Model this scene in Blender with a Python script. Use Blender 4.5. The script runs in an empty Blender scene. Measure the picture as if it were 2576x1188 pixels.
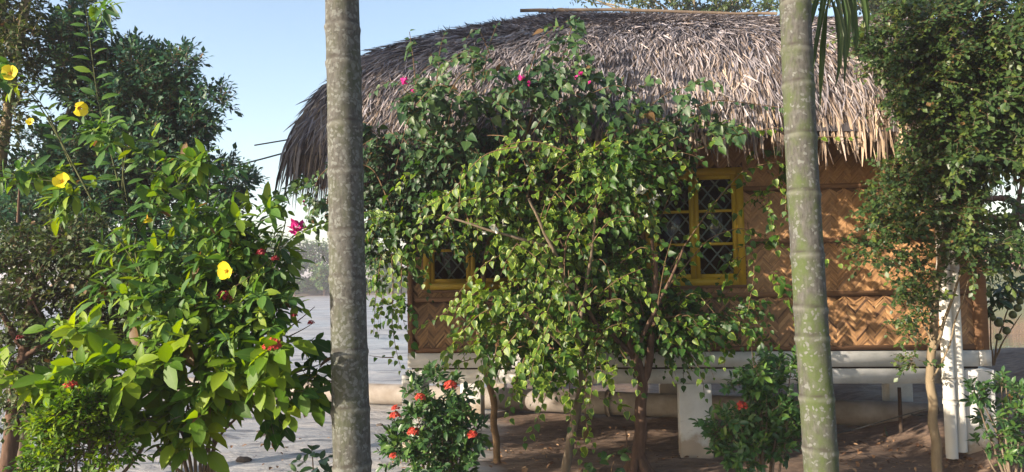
import bpy, math, random
import numpy as np
from mathutils import Matrix, Vector, noise
random.seed(7)
rng = np.random.default_rng(7)
C = bpy.context.scene.collection
scene = bpy.context.scene
R = math.radians

# ------------------------------------------------------------------ camera
F = 1946.0                      # focal length in pixels of a 2576 wide frame
EYE = np.array([0.0, 0.0, 2.0])
cam_d = bpy.data.cameras.new("camera")
cam = bpy.data.objects.new("camera", cam_d); C.objects.link(cam)
cam_d.sensor_width = 36; cam_d.lens = F / 2576 * 36; cam_d.clip_end = 5000; cam_d.clip_start = 0.05
M3 = (Matrix.Rotation(R(90 + 3.12), 3, 'X') @ Matrix.Rotation(R(-1.1), 3, 'Z'))
cam.matrix_world = Matrix.Translation(Vector(EYE)) @ M3.to_4x4()
scene.camera = cam
M3n = np.array(M3)

def P(x, y, Y):
    """world point(s) seen at picture position (x, y) standing Y metres in front"""
    x = np.asarray(x, float); y = np.asarray(y, float); Y = np.asarray(Y, float)
    d = np.stack(np.broadcast_arrays((x - 1288) / F, (594 - y) / F, -1.0), -1) @ M3n.T
    return EYE + d * (Y / d[..., 1])[..., None]

SUN_AZ = R(60); SUN_EL = R(17.5)      # sun stands to the left, a little behind the viewer
SUN = np.array([-math.sin(SUN_AZ) * math.cos(SUN_EL), -math.cos(SUN_AZ) * math.cos(SUN_EL), math.sin(SUN_EL)])

# ------------------------------------------------------------------ mesh helpers
class MB:
    def __init__(s):
        s.v = []; s.f = []; s.c = []; s.n = 0
    def add(s, v, f, c=None):
        v = np.asarray(v, float).reshape(-1, 3)
        for fa in f: s.f.append(np.asarray(fa, int) + s.n)
        s.v.append(v); s.n += len(v)
        s.c.append(np.full((len(v), 4), 0.5) if c is None else np.broadcast_to(np.asarray(c, float), (len(v), 4)))
    def addf(s, v, faces, c=None):
        """faces: (M,k) array"""
        v = np.asarray(v, float).reshape(-1, 3)
        s.f.append(np.asarray(faces, int) + s.n); s.v.append(v); s.n += len(v)
        s.c.append(np.full((len(v), 4), 0.5) if c is None else np.broadcast_to(np.asarray(c, float), (len(v), 4)))
    def hexa(s, p, c=None):
        """8 corners: bottom 4 then top 4 (same order)"""
        s.addf(p, [[3, 2, 1, 0], [4, 5, 6, 7], [0, 1, 5, 4], [1, 2, 6, 5], [2, 3, 7, 6], [3, 0, 4, 7]], c)
    def tube(s, pts, rad, n=8, c=None, caps=True):
        pts = np.asarray(pts, float); m = len(pts)
        rad = np.broadcast_to(np.asarray(rad, float), (m,))
        t = np.gradient(pts, axis=0); t /= np.linalg.norm(t, axis=1)[:, None] + 1e-12
        ref = np.array([0, 0, 1.0]) if abs(t[:, 2]).mean() < .8 else np.array([1.0, 0, 0])
        a = np.cross(t, ref); a /= np.linalg.norm(a, axis=1)[:, None] + 1e-12
        b = np.cross(t, a)
        th = np.linspace(0, 2 * math.pi, n, endpoint=False)
        ring = pts[:, None] + rad[:, None, None] * (np.cos(th)[None, :, None] * a[:, None] + np.sin(th)[None, :, None] * b[:, None])
        i = np.arange(m - 1)[:, None] * n; j = np.arange(n)[None]
        q = np.stack([i + j, i + (j + 1) % n, i + n + (j + 1) % n, i + n + j], -1).reshape(-1, 4)
        base = s.n
        s.addf(ring, q, c)
        if caps:
            s.f.append((np.arange(n) + base)[None]); s.f.append((np.arange(n)[::-1] + base + (m - 1) * n)[None])
    def tubes(s, pts, rad, n=3, c=None):
        """many polylines at once, pts (N,m,3), rad (N,m)"""
        N, m, _ = pts.shape
        t = np.gradient(pts, axis=1); t /= np.linalg.norm(t, axis=2, keepdims=True) + 1e-12
        ref = np.array([0.31, 0.23, 0.92])
        a = np.cross(t, ref); a /= np.linalg.norm(a, axis=2, keepdims=True) + 1e-9
        b = np.cross(t, a)
        th = np.linspace(0, 2 * math.pi, n, endpoint=False)
        ring = pts[:, :, None] + rad[:, :, None, None] * (np.cos(th)[:, None] * a[:, :, None] + np.sin(th)[:, None] * b[:, :, None])
        k = np.arange(N)[:, None, None] * (m * n); i = np.arange(m - 1)[None, :, None] * n; j = np.arange(n)[None, None]
        q = np.stack([k + i + j, k + i + (j + 1) % n, k + i + n + (j + 1) % n, k + i + n + j], -1).reshape(-1, 4)
        s.addf(ring, q, c)
    def build(s, name, mat, parent=None, origin=None, smooth=False):
        v = np.concatenate(s.v); col = np.concatenate(s.c)
        if parent is not None:
            r = parent
            while r.parent is not None: r = r.parent
            org = np.array(r['_o'])
        else:
            org = np.zeros(3) if origin is None else np.asarray(origin, float)
        me = bpy.data.meshes.new(name)
        lens = []; idx = []
        for f in s.f:
            f = np.atleast_2d(f); lens.append(np.full(len(f), f.shape[1])); idx.append(f.ravel())
        lens = np.concatenate(lens); idx = np.concatenate(idx)
        me.vertices.add(len(v)); me.vertices.foreach_set('co', (v - org).astype(np.float32).ravel())
        me.loops.add(len(idx)); me.loops.foreach_set('vertex_index', idx.astype(np.int32))
        me.polygons.add(len(lens))
        me.polygons.foreach_set('loop_start', (np.cumsum(lens) - lens).astype(np.int32))
        me.update(calc_edges=True); me.validate()
        a = me.color_attributes.new('tint', 'FLOAT_COLOR', 'POINT')
        a.data.foreach_set('color', col.astype(np.float32).ravel())
        if smooth: me.polygons.foreach_set('use_smooth', np.ones(len(me.polygons), bool))
        me.materials.append(mat)
        o = bpy.data.objects.new(name, me); C.objects.link(o)
        if parent is not None: o.parent = parent
        else:
            o.location = org; o['_o'] = list(org)
        return o

def thing(name, loc, label, cat, group=None):
    o = bpy.data.objects.new(name, None); C.objects.link(o)
    o.location = loc; o['_o'] = [float(q) for q in loc]; o.empty_display_size = .2
    o['label'] = label; o['category'] = cat
    if group: o['group'] = group
    return o
def tag(o, label=None, cat=None, group=None, kind=None):
    if label: o['label'] = label
    if cat: o['category'] = cat
    if group: o['group'] = group
    if kind: o['kind'] = kind
    return o

def unit(a): return a / (np.linalg.norm(a, axis=-1, keepdims=True) + 1e-12)

# ------------------------------------------------------------------ materials
def new_mat(name):
    m = bpy.data.materials.new(name); m.use_nodes = True
    nt = m.node_tree; nt.nodes.clear()
    out = nt.nodes.new('ShaderNodeOutputMaterial')
    return m, nt, out
def N(nt, t, **kw):
    n = nt.nodes.new(t)
    for k, v in kw.items():
        if k in n.inputs: n.inputs[k].default_value = v
        else: setattr(n, k, v)
    return n
def ramp(nt, fac, stops):
    r = nt.nodes.new('ShaderNodeValToRGB')
    e = r.color_ramp.elements
    while len(e) < len(stops): e.new(0.5)
    for i, (p, c) in enumerate(stops):
        e[i].position = p; e[i].color = (*c, 1)
    nt.links.new(fac, r.inputs[0]); return r
def tint(nt):
    a = nt.nodes.new('ShaderNodeAttribute'); a.attribute_name = 'tint'
    s = nt.nodes.new('ShaderNodeSeparateColor'); nt.links.new(a.outputs['Color'], s.inputs[0]); return s
def mixc(nt, fac, a, b):
    m = nt.nodes.new('ShaderNodeMix'); m.data_type = 'RGBA'
    for v, i in ((fac, 0), (a, 6), (b, 7)):
        if isinstance(v, (int, float)): m.inputs[i].default_value = v
        elif isinstance(v, tuple): m.inputs[i].default_value = (*v, 1)
        else: nt.links.new(v, m.inputs[i])
    return m.outputs[2]
def texnoise(nt, scale, detail=4, rough=.55, vec=None, sc3=None):
    tc = nt.nodes.new('ShaderNodeTexCoord'); v = tc.outputs['Object']
    if sc3:
        mp = nt.nodes.new('ShaderNodeMapping'); mp.inputs['Scale'].default_value = sc3
        nt.links.new(v, mp.inputs[0]); v = mp.outputs[0]
    n = N(nt, 'ShaderNodeTexNoise', Scale=scale, Detail=detail, Roughness=rough)
    nt.links.new(v, n.inputs['Vector']); return n.outputs['Fac']

def leaf_mat(name, stops, trans=.35, rough=.42, varieg=None, amount=.55, spec=.4):
    m, nt, out = new_mat(name); L = nt.links.new
    s = tint(nt)
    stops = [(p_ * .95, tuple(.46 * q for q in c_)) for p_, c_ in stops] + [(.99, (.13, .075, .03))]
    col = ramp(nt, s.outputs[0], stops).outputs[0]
    if varieg:
        nz = texnoise(nt, 40, 2)
        mth = N(nt, 'ShaderNodeMath', operation='MULTIPLY_ADD'); L(nz, mth.inputs[0]); mth.inputs[1].default_value = 1.1; L(s.outputs[1], mth.inputs[2])
        rm = ramp(nt, mth.outputs[0], [(0, (0, 0, 0)), (amount * .62, (0, 0, 0)), (amount * .62 + .06, (1, 1, 1))])
        mp = nt.nodes.new('ShaderNodeMath'); mp.operation = 'DIVIDE'; L(mth.outputs[0], mp.inputs[0]); mp.inputs[1].default_value = 2.1
        L(mp.outputs[0], rm.inputs[0])
        g = N(nt, 'ShaderNodeMath', operation='GREATER_THAN'); L(s.outputs[0], g.inputs[0]); g.inputs[1].default_value = .56
        mm = N(nt, 'ShaderNodeMath', operation='MULTIPLY'); L(rm.outputs[0], mm.inputs[0]); L(g.outputs[0], mm.inputs[1])
        col = mixc(nt, mm.outputs[0], col, varieg)
    # paler midrib
    rr = ramp(nt, s.outputs[1], [(0, (1, 1, 1)), (.14, (0, 0, 0))])
    mb = N(nt, 'ShaderNodeMath', operation='MULTIPLY'); L(rr.outputs[0], mb.inputs[0]); mb.inputs[1].default_value = .25
    col = mixc(nt, mb.outputs[0], col, (.15, .21, .06))
    p = N(nt, 'ShaderNodeBsdfPrincipled', Roughness=rough); p.inputs['Specular IOR Level'].default_value = spec
    L(col, p.inputs['Base Color'])
    t = nt.nodes.new('ShaderNodeBsdfTranslucent')
    hs = N(nt, 'ShaderNodeHueSaturation', Saturation=1.15, Value=1.5, Hue=.485); L(col, hs.inputs['Color']); L(hs.outputs[0], t.inputs[0])
    mx = N(nt, 'ShaderNodeMixShader'); mx.inputs[0].default_value = trans
    L(p.outputs[0], mx.inputs[1]); L(t.outputs[0], mx.inputs[2]); L(mx.outputs[0], out.inputs[0])
    return m

def tinted_mat(name, stops, rough=.7, spec=.3, nscale=30, namt=.35, sc3=None, bump=0, trans=0):
    """colour from the per piece tint, broken up by noise"""
    m, nt, out = new_mat(name); L = nt.links.new
    s = tint(nt)
    nz = texnoise(nt, nscale, 5, .6, sc3=sc3)
    a = N(nt, 'ShaderNodeMath', operation='SUBTRACT'); L(nz, a.inputs[0]); a.inputs[1].default_value = .5
    b = N(nt, 'ShaderNodeMath', operation='MULTIPLY_ADD'); L(a.outputs[0], b.inputs[0]); b.inputs[1].default_value = namt * 2; L(s.outputs[0], b.inputs[2])
    col = ramp(nt, b.outputs[0], stops).outputs[0]
    p = N(nt, 'ShaderNodeBsdfPrincipled', Roughness=rough); p.inputs['Specular IOR Level'].default_value = spec
    L(col, p.inputs['Base Color'])
    if bump:
        bp = N(nt, 'ShaderNodeBump', Strength=bump, Distance=.01); L(nz, bp.inputs['Height']); L(bp.outputs[0], p.inputs['Normal'])
    if trans:
        t = nt.nodes.new('ShaderNodeBsdfTranslucent'); L(col, t.inputs[0])
        mx = N(nt, 'ShaderNodeMixShader'); mx.inputs[0].default_value = trans
        L(p.outputs[0], mx.inputs[1]); L(t.outputs[0], mx.inputs[2]); L(mx.outputs[0], out.inputs[0])
    else: L(p.outputs[0], out.inputs[0])
    return m

mt = {}
mt['dark_leaf'] = leaf_mat('dark_leaf', [(0, (.045, .13, .1)), (.7, (.085, .22, .13)), (1, (.18, .34, .1))], .25, .5)
mt['olive_leaf'] = leaf_mat('olive_leaf', [(0, (.04, .085, .02)), (.6, (.075, .135, .03)), (1, (.16, .2, .04))], .3, .5)
mt['shiny_leaf'] = leaf_mat('shiny_leaf', [(0, (.045, .125, .045)), (.7, (.095, .23, .06)), (1, (.2, .36, .06))], .25, .38)
mt['big_leaf'] = leaf_mat('big_leaf', [(0, (.05, .16, .02)), (.5, (.18, .37, .03)), (1, (.42, .6, .035))], .45, .5, spec=.25)
mt['allamanda_leaf'] = leaf_mat('allamanda_leaf', [(0, (.055, .16, .045)), (.6, (.15, .33, .06)), (1, (.38, .54, .05))], .35, .5, spec=.25)
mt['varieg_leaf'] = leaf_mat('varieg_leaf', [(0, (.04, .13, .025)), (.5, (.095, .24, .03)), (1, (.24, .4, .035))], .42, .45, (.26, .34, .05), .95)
mt['vine_leaf'] = leaf_mat('vine_leaf', [(0, (.035, .095, .04)), (.6, (.075, .18, .065)), (1, (.15, .27, .07))], .35, .45)
mt['tree_leaf'] = leaf_mat('tree_leaf', [(0, (.045, .1, .03)), (.7, (.09, .175, .045)), (1, (.2, .27, .045))], .28, .42)
mt['far_leaf'] = leaf_mat('far_leaf', [(0, (.08, .2, .06)), (.6, (.17, .33, .08)), (1, (.32, .45, .12))], .3, .6)
mt['frond'] = leaf_mat('frond', [(0, (.09, .17, .06)), (1, (.2, .31, .1))], .35, .4)
mt['green_twig'] = tinted_mat('green_twig', [(0, (.038, .046, .019)), (1, (.099, .106, .046))], .8, .1, 20, .3)
mt['bark'] = tinted_mat('bark', [(0, (.061, .046, .034)), (.5, (.152, .118, .084)), (1, (.274, .228, .167))], .9, .1, 28, .5, (1, 1, .3), .6)
mt['pale_bark'] = tinted_mat('pale_bark', [(0, (.152, .114, .068)), (.5, (.274, .220, .137)), (1, (.365, .312, .213))], .85, .15, 25, .4, (1, 1, .3), .5)
mt['tree_bark'] = tinted_mat('tree_bark', [(0, (.09, .066, .042)), (.5, (.19, .145, .09)), (1, (.3, .245, .16))], .85, .15, 25, .4, (1, 1, .3), .5)
mt['brown_bark'] = tinted_mat('brown_bark', [(0, (.043, .027, .020)), (.5, (.098, .061, .043)), (1, (.178, .119, .085))], .9, .1, 30, .5, (1, 1, .25), .8)
mt['twig'] = tinted_mat('twig', [(0, (.076, .046, .027)), (1, (.182, .122, .068))], .85, .1, 20, .3)
mt['red_petal'] = tinted_mat('red_petal', [(0, (.340, .015, .015)), (1, (.578, .085, .047))], .55, .3, 60, .2, trans=.25)
mt['dark_red_petal'] = tinted_mat('dark_red_petal', [(0, (.085, .005, .009)), (1, (.238, .009, .017))], .55, .3, 60, .2, trans=.2)
mt['yellow_petal'] = tinted_mat('yellow_petal', [(0, (.637, .425, .009)), (.55, (.722, .578, .017)), (1, (.765, .646, .051))], .5, .3, 20, .1, trans=.3)
mt['throat'] = tinted_mat('throat', [(0, (.510, .272, .013)), (1, (.680, .425, .017))], .5, .3, 60, .3, trans=.2)
mt['pink_petal'] = tinted_mat('pink_petal', [(0, (.425, .010, .145)), (1, (.663, .043, .306))], .6, .2, 40, .2, trans=.35)
mt['white_petal'] = tinted_mat('white_petal', [(0, (.527, .544, .425)), (1, (.714, .714, .646))], .6, .2, 40, .2, trans=.35)
def thatch_mat():
    m, nt, out = new_mat('thatch'); L = nt.links.new
    t = tint(nt); nz = texnoise(nt, 14, 4)
    a = N(nt, 'ShaderNodeMath', operation='MULTIPLY_ADD'); L(nz, a.inputs[0]); a.inputs[1].default_value = .4; L(t.outputs[0], a.inputs[2])
    b = N(nt, 'ShaderNodeMath', operation='SUBTRACT'); L(a.outputs[0], b.inputs[0]); b.inputs[1].default_value = .2
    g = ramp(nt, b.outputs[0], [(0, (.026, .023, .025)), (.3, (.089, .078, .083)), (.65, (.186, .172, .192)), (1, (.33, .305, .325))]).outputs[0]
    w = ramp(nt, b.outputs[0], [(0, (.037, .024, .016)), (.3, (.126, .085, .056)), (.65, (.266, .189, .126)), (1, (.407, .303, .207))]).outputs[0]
    p = N(nt, 'ShaderNodeBsdfPrincipled', Roughness=.75); p.inputs['Specular IOR Level'].default_value = .3
    L(mixc(nt, t.outputs[1], g, w), p.inputs['Base Color']); L(p.outputs[0], out.inputs[0]); return m
mt['thatch'] = thatch_mat()
mt['bamboo'] = tinted_mat('bamboo', [(0, (.056, .029, .017)), (.3, (.172, .095, .047)), (.65, (.33, .182, .08)), (1, (.46, .295, .145))], .5, .35, 14, .28, (1, 1, 1), .15)
mt['batten'] = tinted_mat('batten', [(0, (.076, .038, .023)), (1, (.228, .129, .068))], .7, .2, 8, .4, (.3, 4, 8), .3)
def white_mat():
    m, nt, out = new_mat('white_paint'); L = nt.links.new
    n1 = texnoise(nt, 3.5, 6, .6); n2 = texnoise(nt, 38, 4, .6, sc3=(.25, 1, 1)); n3 = texnoise(nt, 9, 5, .6)
    c = ramp(nt, n1, [(.3, (.352, .348, .328)), (.5, (.448, .448, .432)), (.7, (.528, .524, .504))]).outputs[0]
    st = ramp(nt, n2, [(.6, (0, 0, 0)), (.72, (.5, .5, .5))]).outputs[0]
    c = mixc(nt, st, c, (.3, .27, .22))
    tc = nt.nodes.new('ShaderNodeTexCoord'); sx = nt.nodes.new('ShaderNodeSeparateXYZ'); L(tc.outputs['Object'], sx.inputs[0])
    h = N(nt, 'ShaderNodeMath', operation='MULTIPLY_ADD'); L(n3, h.inputs[0]); h.inputs[1].default_value = -.35; L(sx.outputs[2], h.inputs[2])
    mu = ramp(nt, h.outputs[0], [(0, (.85, .85, .85)), (.1, (0, 0, 0))]).outputs[0]
    c = mixc(nt, mu, c, (.27, .21, .15))
    p = N(nt, 'ShaderNodeBsdfPrincipled', Roughness=.6); p.inputs['Specular IOR Level'].default_value = .3; L(c, p.inputs['Base Color'])
    bp = N(nt, 'ShaderNodeBump', Strength=.12, Distance=.01); L(n2, bp.inputs['Height']); L(bp.outputs[0], p.inputs['Normal'])
    L(p.outputs[0], out.inputs[0]); return m
mt['white_paint'] = white_mat()
mt['yellow_paint'] = tinted_mat('yellow_paint', [(0, (.274, .160, .009)), (.5, (.395, .258, .012)), (1, (.471, .327, .023))], .5, .35, 9, .3, None, .1)
mt['pole'] = tinted_mat('pole', [(0, (.053, .038, .030)), (1, (.190, .144, .106))], .85, .15, 10, .4)
mt['dark_wood'] = tinted_mat('dark_wood', [(0, (.025, .019, .015)), (1, (.085, .060, .043))], .85, .1, 10, .4)
mt['plastic_pipe'] = tinted_mat('plastic_pipe', [(0, (.380, .342, .274)), (.5, (.517, .494, .441)), (1, (.578, .562, .517))], .5, .35, 2.5, .35)
mt['steel_pipe'] = tinted_mat('steel_pipe', [(0, (.076, .057, .042)), (.4, (.144, .118, .095)), (.7, (.258, .236, .213)), (1, (.350, .334, .304))], .75, .25, 3, .4, None, .1)
mt['brick'] = tinted_mat('brick', [(0, (.152, .084, .061)), (1, (.319, .205, .152))], .85, .15, 1.5, .4)
mt['fruit'] = tinted_mat('fruit', [(0, (.043, .060, .017)), (1, (.136, .153, .043))], .6, .3, 40, .4, None, .6)
mt['clod'] = tinted_mat('clod', [(0, (.046, .038, .034)), (1, (.152, .129, .114))], .9, .15, 30, .4, None, .6)
mt['dry_leaf'] = tinted_mat('dry_leaf', [(0, (.091, .046, .027)), (.5, (.198, .114, .061)), (1, (.319, .213, .129))], .75, .2, 30, .3)
mt['cord'] = tinted_mat('cord', [(0, (.017, .017, .017)), (1, (.051, .051, .047))], .6, .3, 10, .2)

def palm_bark(name, green, lich):
    m, nt, out = new_mat(name); L = nt.links.new
    n1 = texnoise(nt, 7, 5, .6, sc3=(1, 1, .55)); n2 = texnoise(nt, 26, 6, .7); n3 = texnoise(nt, 70, 3, .6, sc3=(1, 1, .3))
    tc = nt.nodes.new('ShaderNodeTexCoord')
    vo = N(nt, 'ShaderNodeTexVoronoi', Scale=42.0, feature='F1'); vo.inputs['Randomness'].default_value = 1
    nd = nt.nodes.new('ShaderNodeTexNoise'); nd.inputs['Scale'].default_value = 20; L(tc.outputs['Object'], nd.inputs['Vector'])
    av = nt.nodes.new('ShaderNodeMixRGB'); av.blend_type = 'LINEAR_LIGHT'; av.inputs[0].default_value = .035
    L(tc.outputs['Object'], av.inputs[1]); L(nd.outputs['Color'], av.inputs[2]); L(av.outputs[0], vo.inputs['Vector'])
    base = ramp(nt, n3, [(.25, (.036, .034, .031)), (.55, (.068, .066, .060)), (.8, (.097, .094, .086))]).outputs[0]
    gm = ramp(nt, n1, [(.42, (0, 0, 0)), (.6, (1, 1, 1))]).outputs[0]
    gsc = N(nt, 'ShaderNodeMath', operation='MULTIPLY'); L(gm, gsc.inputs[0]); gsc.inputs[1].default_value = green
    c = mixc(nt, gsc.outputs[0], base, (.056, .076, .026))
    # round lichen spots, present where a random value per cell allows
    sp = ramp(nt, vo.outputs['Distance'], [(.0, (1, 1, 1)), (.42, (1, 1, 1)), (.5, (0, 0, 0))]).outputs[0]
    se = nt.nodes.new('ShaderNodeSeparateColor'); L(vo.outputs['Color'], se.inputs[0])
    n4 = texnoise(nt, 4, 3, .6)
    ad = N(nt, 'ShaderNodeMath', operation='ADD'); L(se.outputs[0], ad.inputs[0]); L(n4, ad.inputs[1])
    pr = ramp(nt, ad.outputs[0], [(0, (0, 0, 0)), (1 - lich, (0, 0, 0)), (min(1, 1 - lich + .08), (1, 1, 1))])
    hv = N(nt, 'ShaderNodeMath', operation='MULTIPLY'); L(ad.outputs[0], hv.inputs[0]); hv.inputs[1].default_value = .62; L(hv.outputs[0], pr.inputs[0])
    mm = N(nt, 'ShaderNodeMath', operation='MULTIPLY'); L(sp, mm.inputs[0]); L(pr.outputs[0], mm.inputs[1])
    m2 = N(nt, 'ShaderNodeMath', operation='MULTIPLY'); L(mm.outputs[0], m2.inputs[0]); L(ramp(nt, n2, [(.3, (.2, .2, .2)), (.5, (1, 1, 1))]).outputs[0], m2.inputs[1])
    c = mixc(nt, m2.outputs[0], c, (.122, .128, .119))
    # second, finer crust
    cr = ramp(nt, n2, [(.5, (0, 0, 0)), (.58, (1, 1, 1))]).outputs[0]
    m3 = N(nt, 'ShaderNodeMath', operation='MULTIPLY'); L(cr, m3.inputs[0]); m3.inputs[1].default_value = lich
    c = mixc(nt, m3.outputs[0], c, (.097, .1, .092))
    s = tint(nt)   # growth rings
    c = mixc(nt, s.outputs[2], c, (.17, .17, .15))
    c = mixc(nt, s.outputs[1], c, (.035, .03, .026))
    p = N(nt, 'ShaderNodeBsdfPrincipled', Roughness=.85); p.inputs['Specular IOR Level'].default_value = .2
    L(c, p.inputs['Base Color'])
    bp = N(nt, 'ShaderNodeBump', Strength=.5, Distance=.006); L(n2, bp.inputs['Height']); L(bp.outputs[0], p.inputs['Normal'])
    L(p.outputs[0], out.inputs[0]); return m
mt['palm_grey'] = palm_bark('palm_grey', .35, .5)
mt['palm_green'] = palm_bark('palm_green', .95, .26)

def glass_mat():
    m, nt, out = new_mat('window_glass'); L = nt.links.new
    g = N(nt, 'ShaderNodeBsdfGlossy', Roughness=.08); t = N(nt, 'ShaderNodeBsdfTransparent'); t.inputs[0].default_value = (.72, .76, .74, 1)
    mx = N(nt, 'ShaderNodeMixShader'); mx.inputs[0].default_value = .03
    L(t.outputs[0], mx.inputs[1]); L(g.outputs[0], mx.inputs[2]); L(mx.outputs[0], out.inputs[0]); return m
mt['glass'] = glass_mat()

def ground_mat():
    m, nt, out = new_mat('silt_ground'); L = nt.links.new
    s = tint(nt)     # R: brown soil share, partly painted shade by the house, G: wetness, B: grass
    n1 = texnoise(nt, 1.1, 6, .6, sc3=(.35, 1, 1)); n2 = texnoise(nt, 14, 8, .65, sc3=(.5, 1, 1)); n3 = texnoise(nt, .22, 4, .5, sc3=(.3, 1, 1))
    silt = ramp(nt, n1, [(.3, (.176, .176, .180)), (.45, (.280, .276, .276)), (.7, (.360, .348, .336))]).outputs[0]
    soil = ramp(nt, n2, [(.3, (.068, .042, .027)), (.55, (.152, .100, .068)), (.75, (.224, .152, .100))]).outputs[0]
    stk = texnoise(nt, 2.2, 7, .68, sc3=(.16, 1.5, 1)); sm = ramp(nt, stk, [(.39, (1, 1, 1)), (.45, (0, 0, 0))]).outputs[0]
    silt = mixc(nt, sm, silt, (.1, .098, .1))
    grass = ramp(nt, n2, [(.3, (.080, .104, .024)), (.7, (.192, .184, .072))]).outputs[0]
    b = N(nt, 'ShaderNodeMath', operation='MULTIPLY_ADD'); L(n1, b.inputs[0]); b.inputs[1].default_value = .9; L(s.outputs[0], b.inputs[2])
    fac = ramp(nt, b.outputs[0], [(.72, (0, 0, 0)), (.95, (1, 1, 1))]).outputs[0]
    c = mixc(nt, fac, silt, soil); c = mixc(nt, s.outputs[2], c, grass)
    p = N(nt, 'ShaderNodeBsdfPrincipled'); L(c, p.inputs['Base Color'])
    rr = ramp(nt, n3, [(.35, (.3, .3, .3)), (.65, (.62, .62, .62))]).outputs[0]
    rg = mixc(nt, fac, rr, (.85, .85, .85)); L(rg, p.inputs['Roughness'])
    p.inputs['Specular IOR Level'].default_value = .5
    w = texnoise(nt, 3.2, 6, .62, sc3=(.22, 1, 1))
    hb = N(nt, 'ShaderNodeMath', operation='MULTIPLY_ADD'); L(n2, hb.inputs[0]); hb.inputs[1].default_value = .35; L(w, hb.inputs[2])
    bp = N(nt, 'ShaderNodeBump', Strength=.9, Distance=.09); L(hb.outputs[0], bp.inputs['Height']); L(bp.outputs[0], p.inputs['Normal'])
    L(p.outputs[0], out.inputs[0]); return m
mt['ground'] = ground_mat()
def water_mat():
    m, nt, out = new_mat('pond_water'); L = nt.links.new
    p = N(nt, 'ShaderNodeBsdfPrincipled', Roughness=.06); p.inputs['Base Color'].default_value = (.16, .15, .07, 1)
    w = texnoise(nt, 2.5, 3, .5, sc3=(.4, 1, 1)); bp = N(nt, 'ShaderNodeBump', Strength=.08, Distance=.05); L(w, bp.inputs['Height']); L(bp.outputs[0], p.inputs['Normal'])
    L(p.outputs[0], out.inputs[0]); return m
mt['water'] = water_mat()

# ------------------------------------------------------------------ leaves
def template(kind):
    t, w, fold, curl = {
        'tiny': ([0, .5, 1], [0, .24, 0], .3, .1),
        'small': ([0, .3, .68, 1], [0, .2, .2, 0], .3, .14),
        'lance': ([0, .22, .5, .78, 1], [0, .13, .19, .13, 0], .3, .22),
        'broad': ([0, .2, .48, .76, 1], [0, .19, .26, .18, 0], .25, .2),
        'heart': ([0, .1, .3, .6, .82, 1], [0, .3, .38, .26, .1, 0], .3, .18),
        'petal': ([0, .3, .7, .92, 1], [.04, .2, .42, .3, .1], .15, -.25),
        'thin': ([0, .4, 1], [.02, .06, 0], .2, .1),
    }[kind]
    t = np.array(t); w = np.array(w)
    v = [(0, 0, 0, 0, 0)]
    for i in range(1, len(t) - 1):
        z = -curl * t[i] ** 2
        for sgn in (-1, 0, 1):
            v.append((sgn * w[i], t[i], z + abs(sgn) * fold * w[i], abs(sgn), t[i]))
    v.append((0, 1, -curl, 0, 1)); v = np.array(v, float)
    tri = [(0, 2, 1), (0, 3, 2)]; quad = []
    n = len(t) - 2
    for i in range(n - 1):
        a = 1 + 3 * i; b = a + 3
        quad += [(a, a + 1, b + 1, b), (a + 1, a + 2, b + 2, b + 1)]
    a = 1 + 3 * (n - 1); e = len(v) - 1
    tri += [(a, a + 1, e), (a + 1, a + 2, e)]
    return v, np.array(tri), np.array(quad) if quad else None

def add_leaves(mb, kind, pos, d, nrm, size, tone, wr=1.0):
    v, tri, quad = template(kind)
    pos = np.asarray(pos); d = unit(d); side = unit(np.cross(d, nrm)); nn = np.cross(side, d)
    K = len(v); n = len(pos)
    size = np.broadcast_to(np.asarray(size, float), (n,))
    cu = rng.uniform(.3, 1.8, n)
    V = pos[:, None] + size[:, None, None] * (v[None, :, 0:1] * wr * side[:, None] + v[None, :, 1:2] * d[:, None]
        + (v[None, :, 2:3] * cu[:, None, None]) * nn[:, None])
    col = np.zeros((n, K, 4)); col[..., 0] = np.asarray(tone)[:, None]; col[..., 1] = v[None, :, 3]; col[..., 2] = v[None, :, 4]; col[..., 3] = 1
    off = (np.arange(n) * K)[:, None, None]
    base = mb.n
    mb.addf(V, (tri[None] + off).reshape(-1, 3), col.reshape(-1, 4))
    if quad is not None: mb.f.append((quad[None] + off).reshape(-1, 4) + base)

def rnd_unit(n): return unit(rng.normal(size=(n, 3)))

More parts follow.
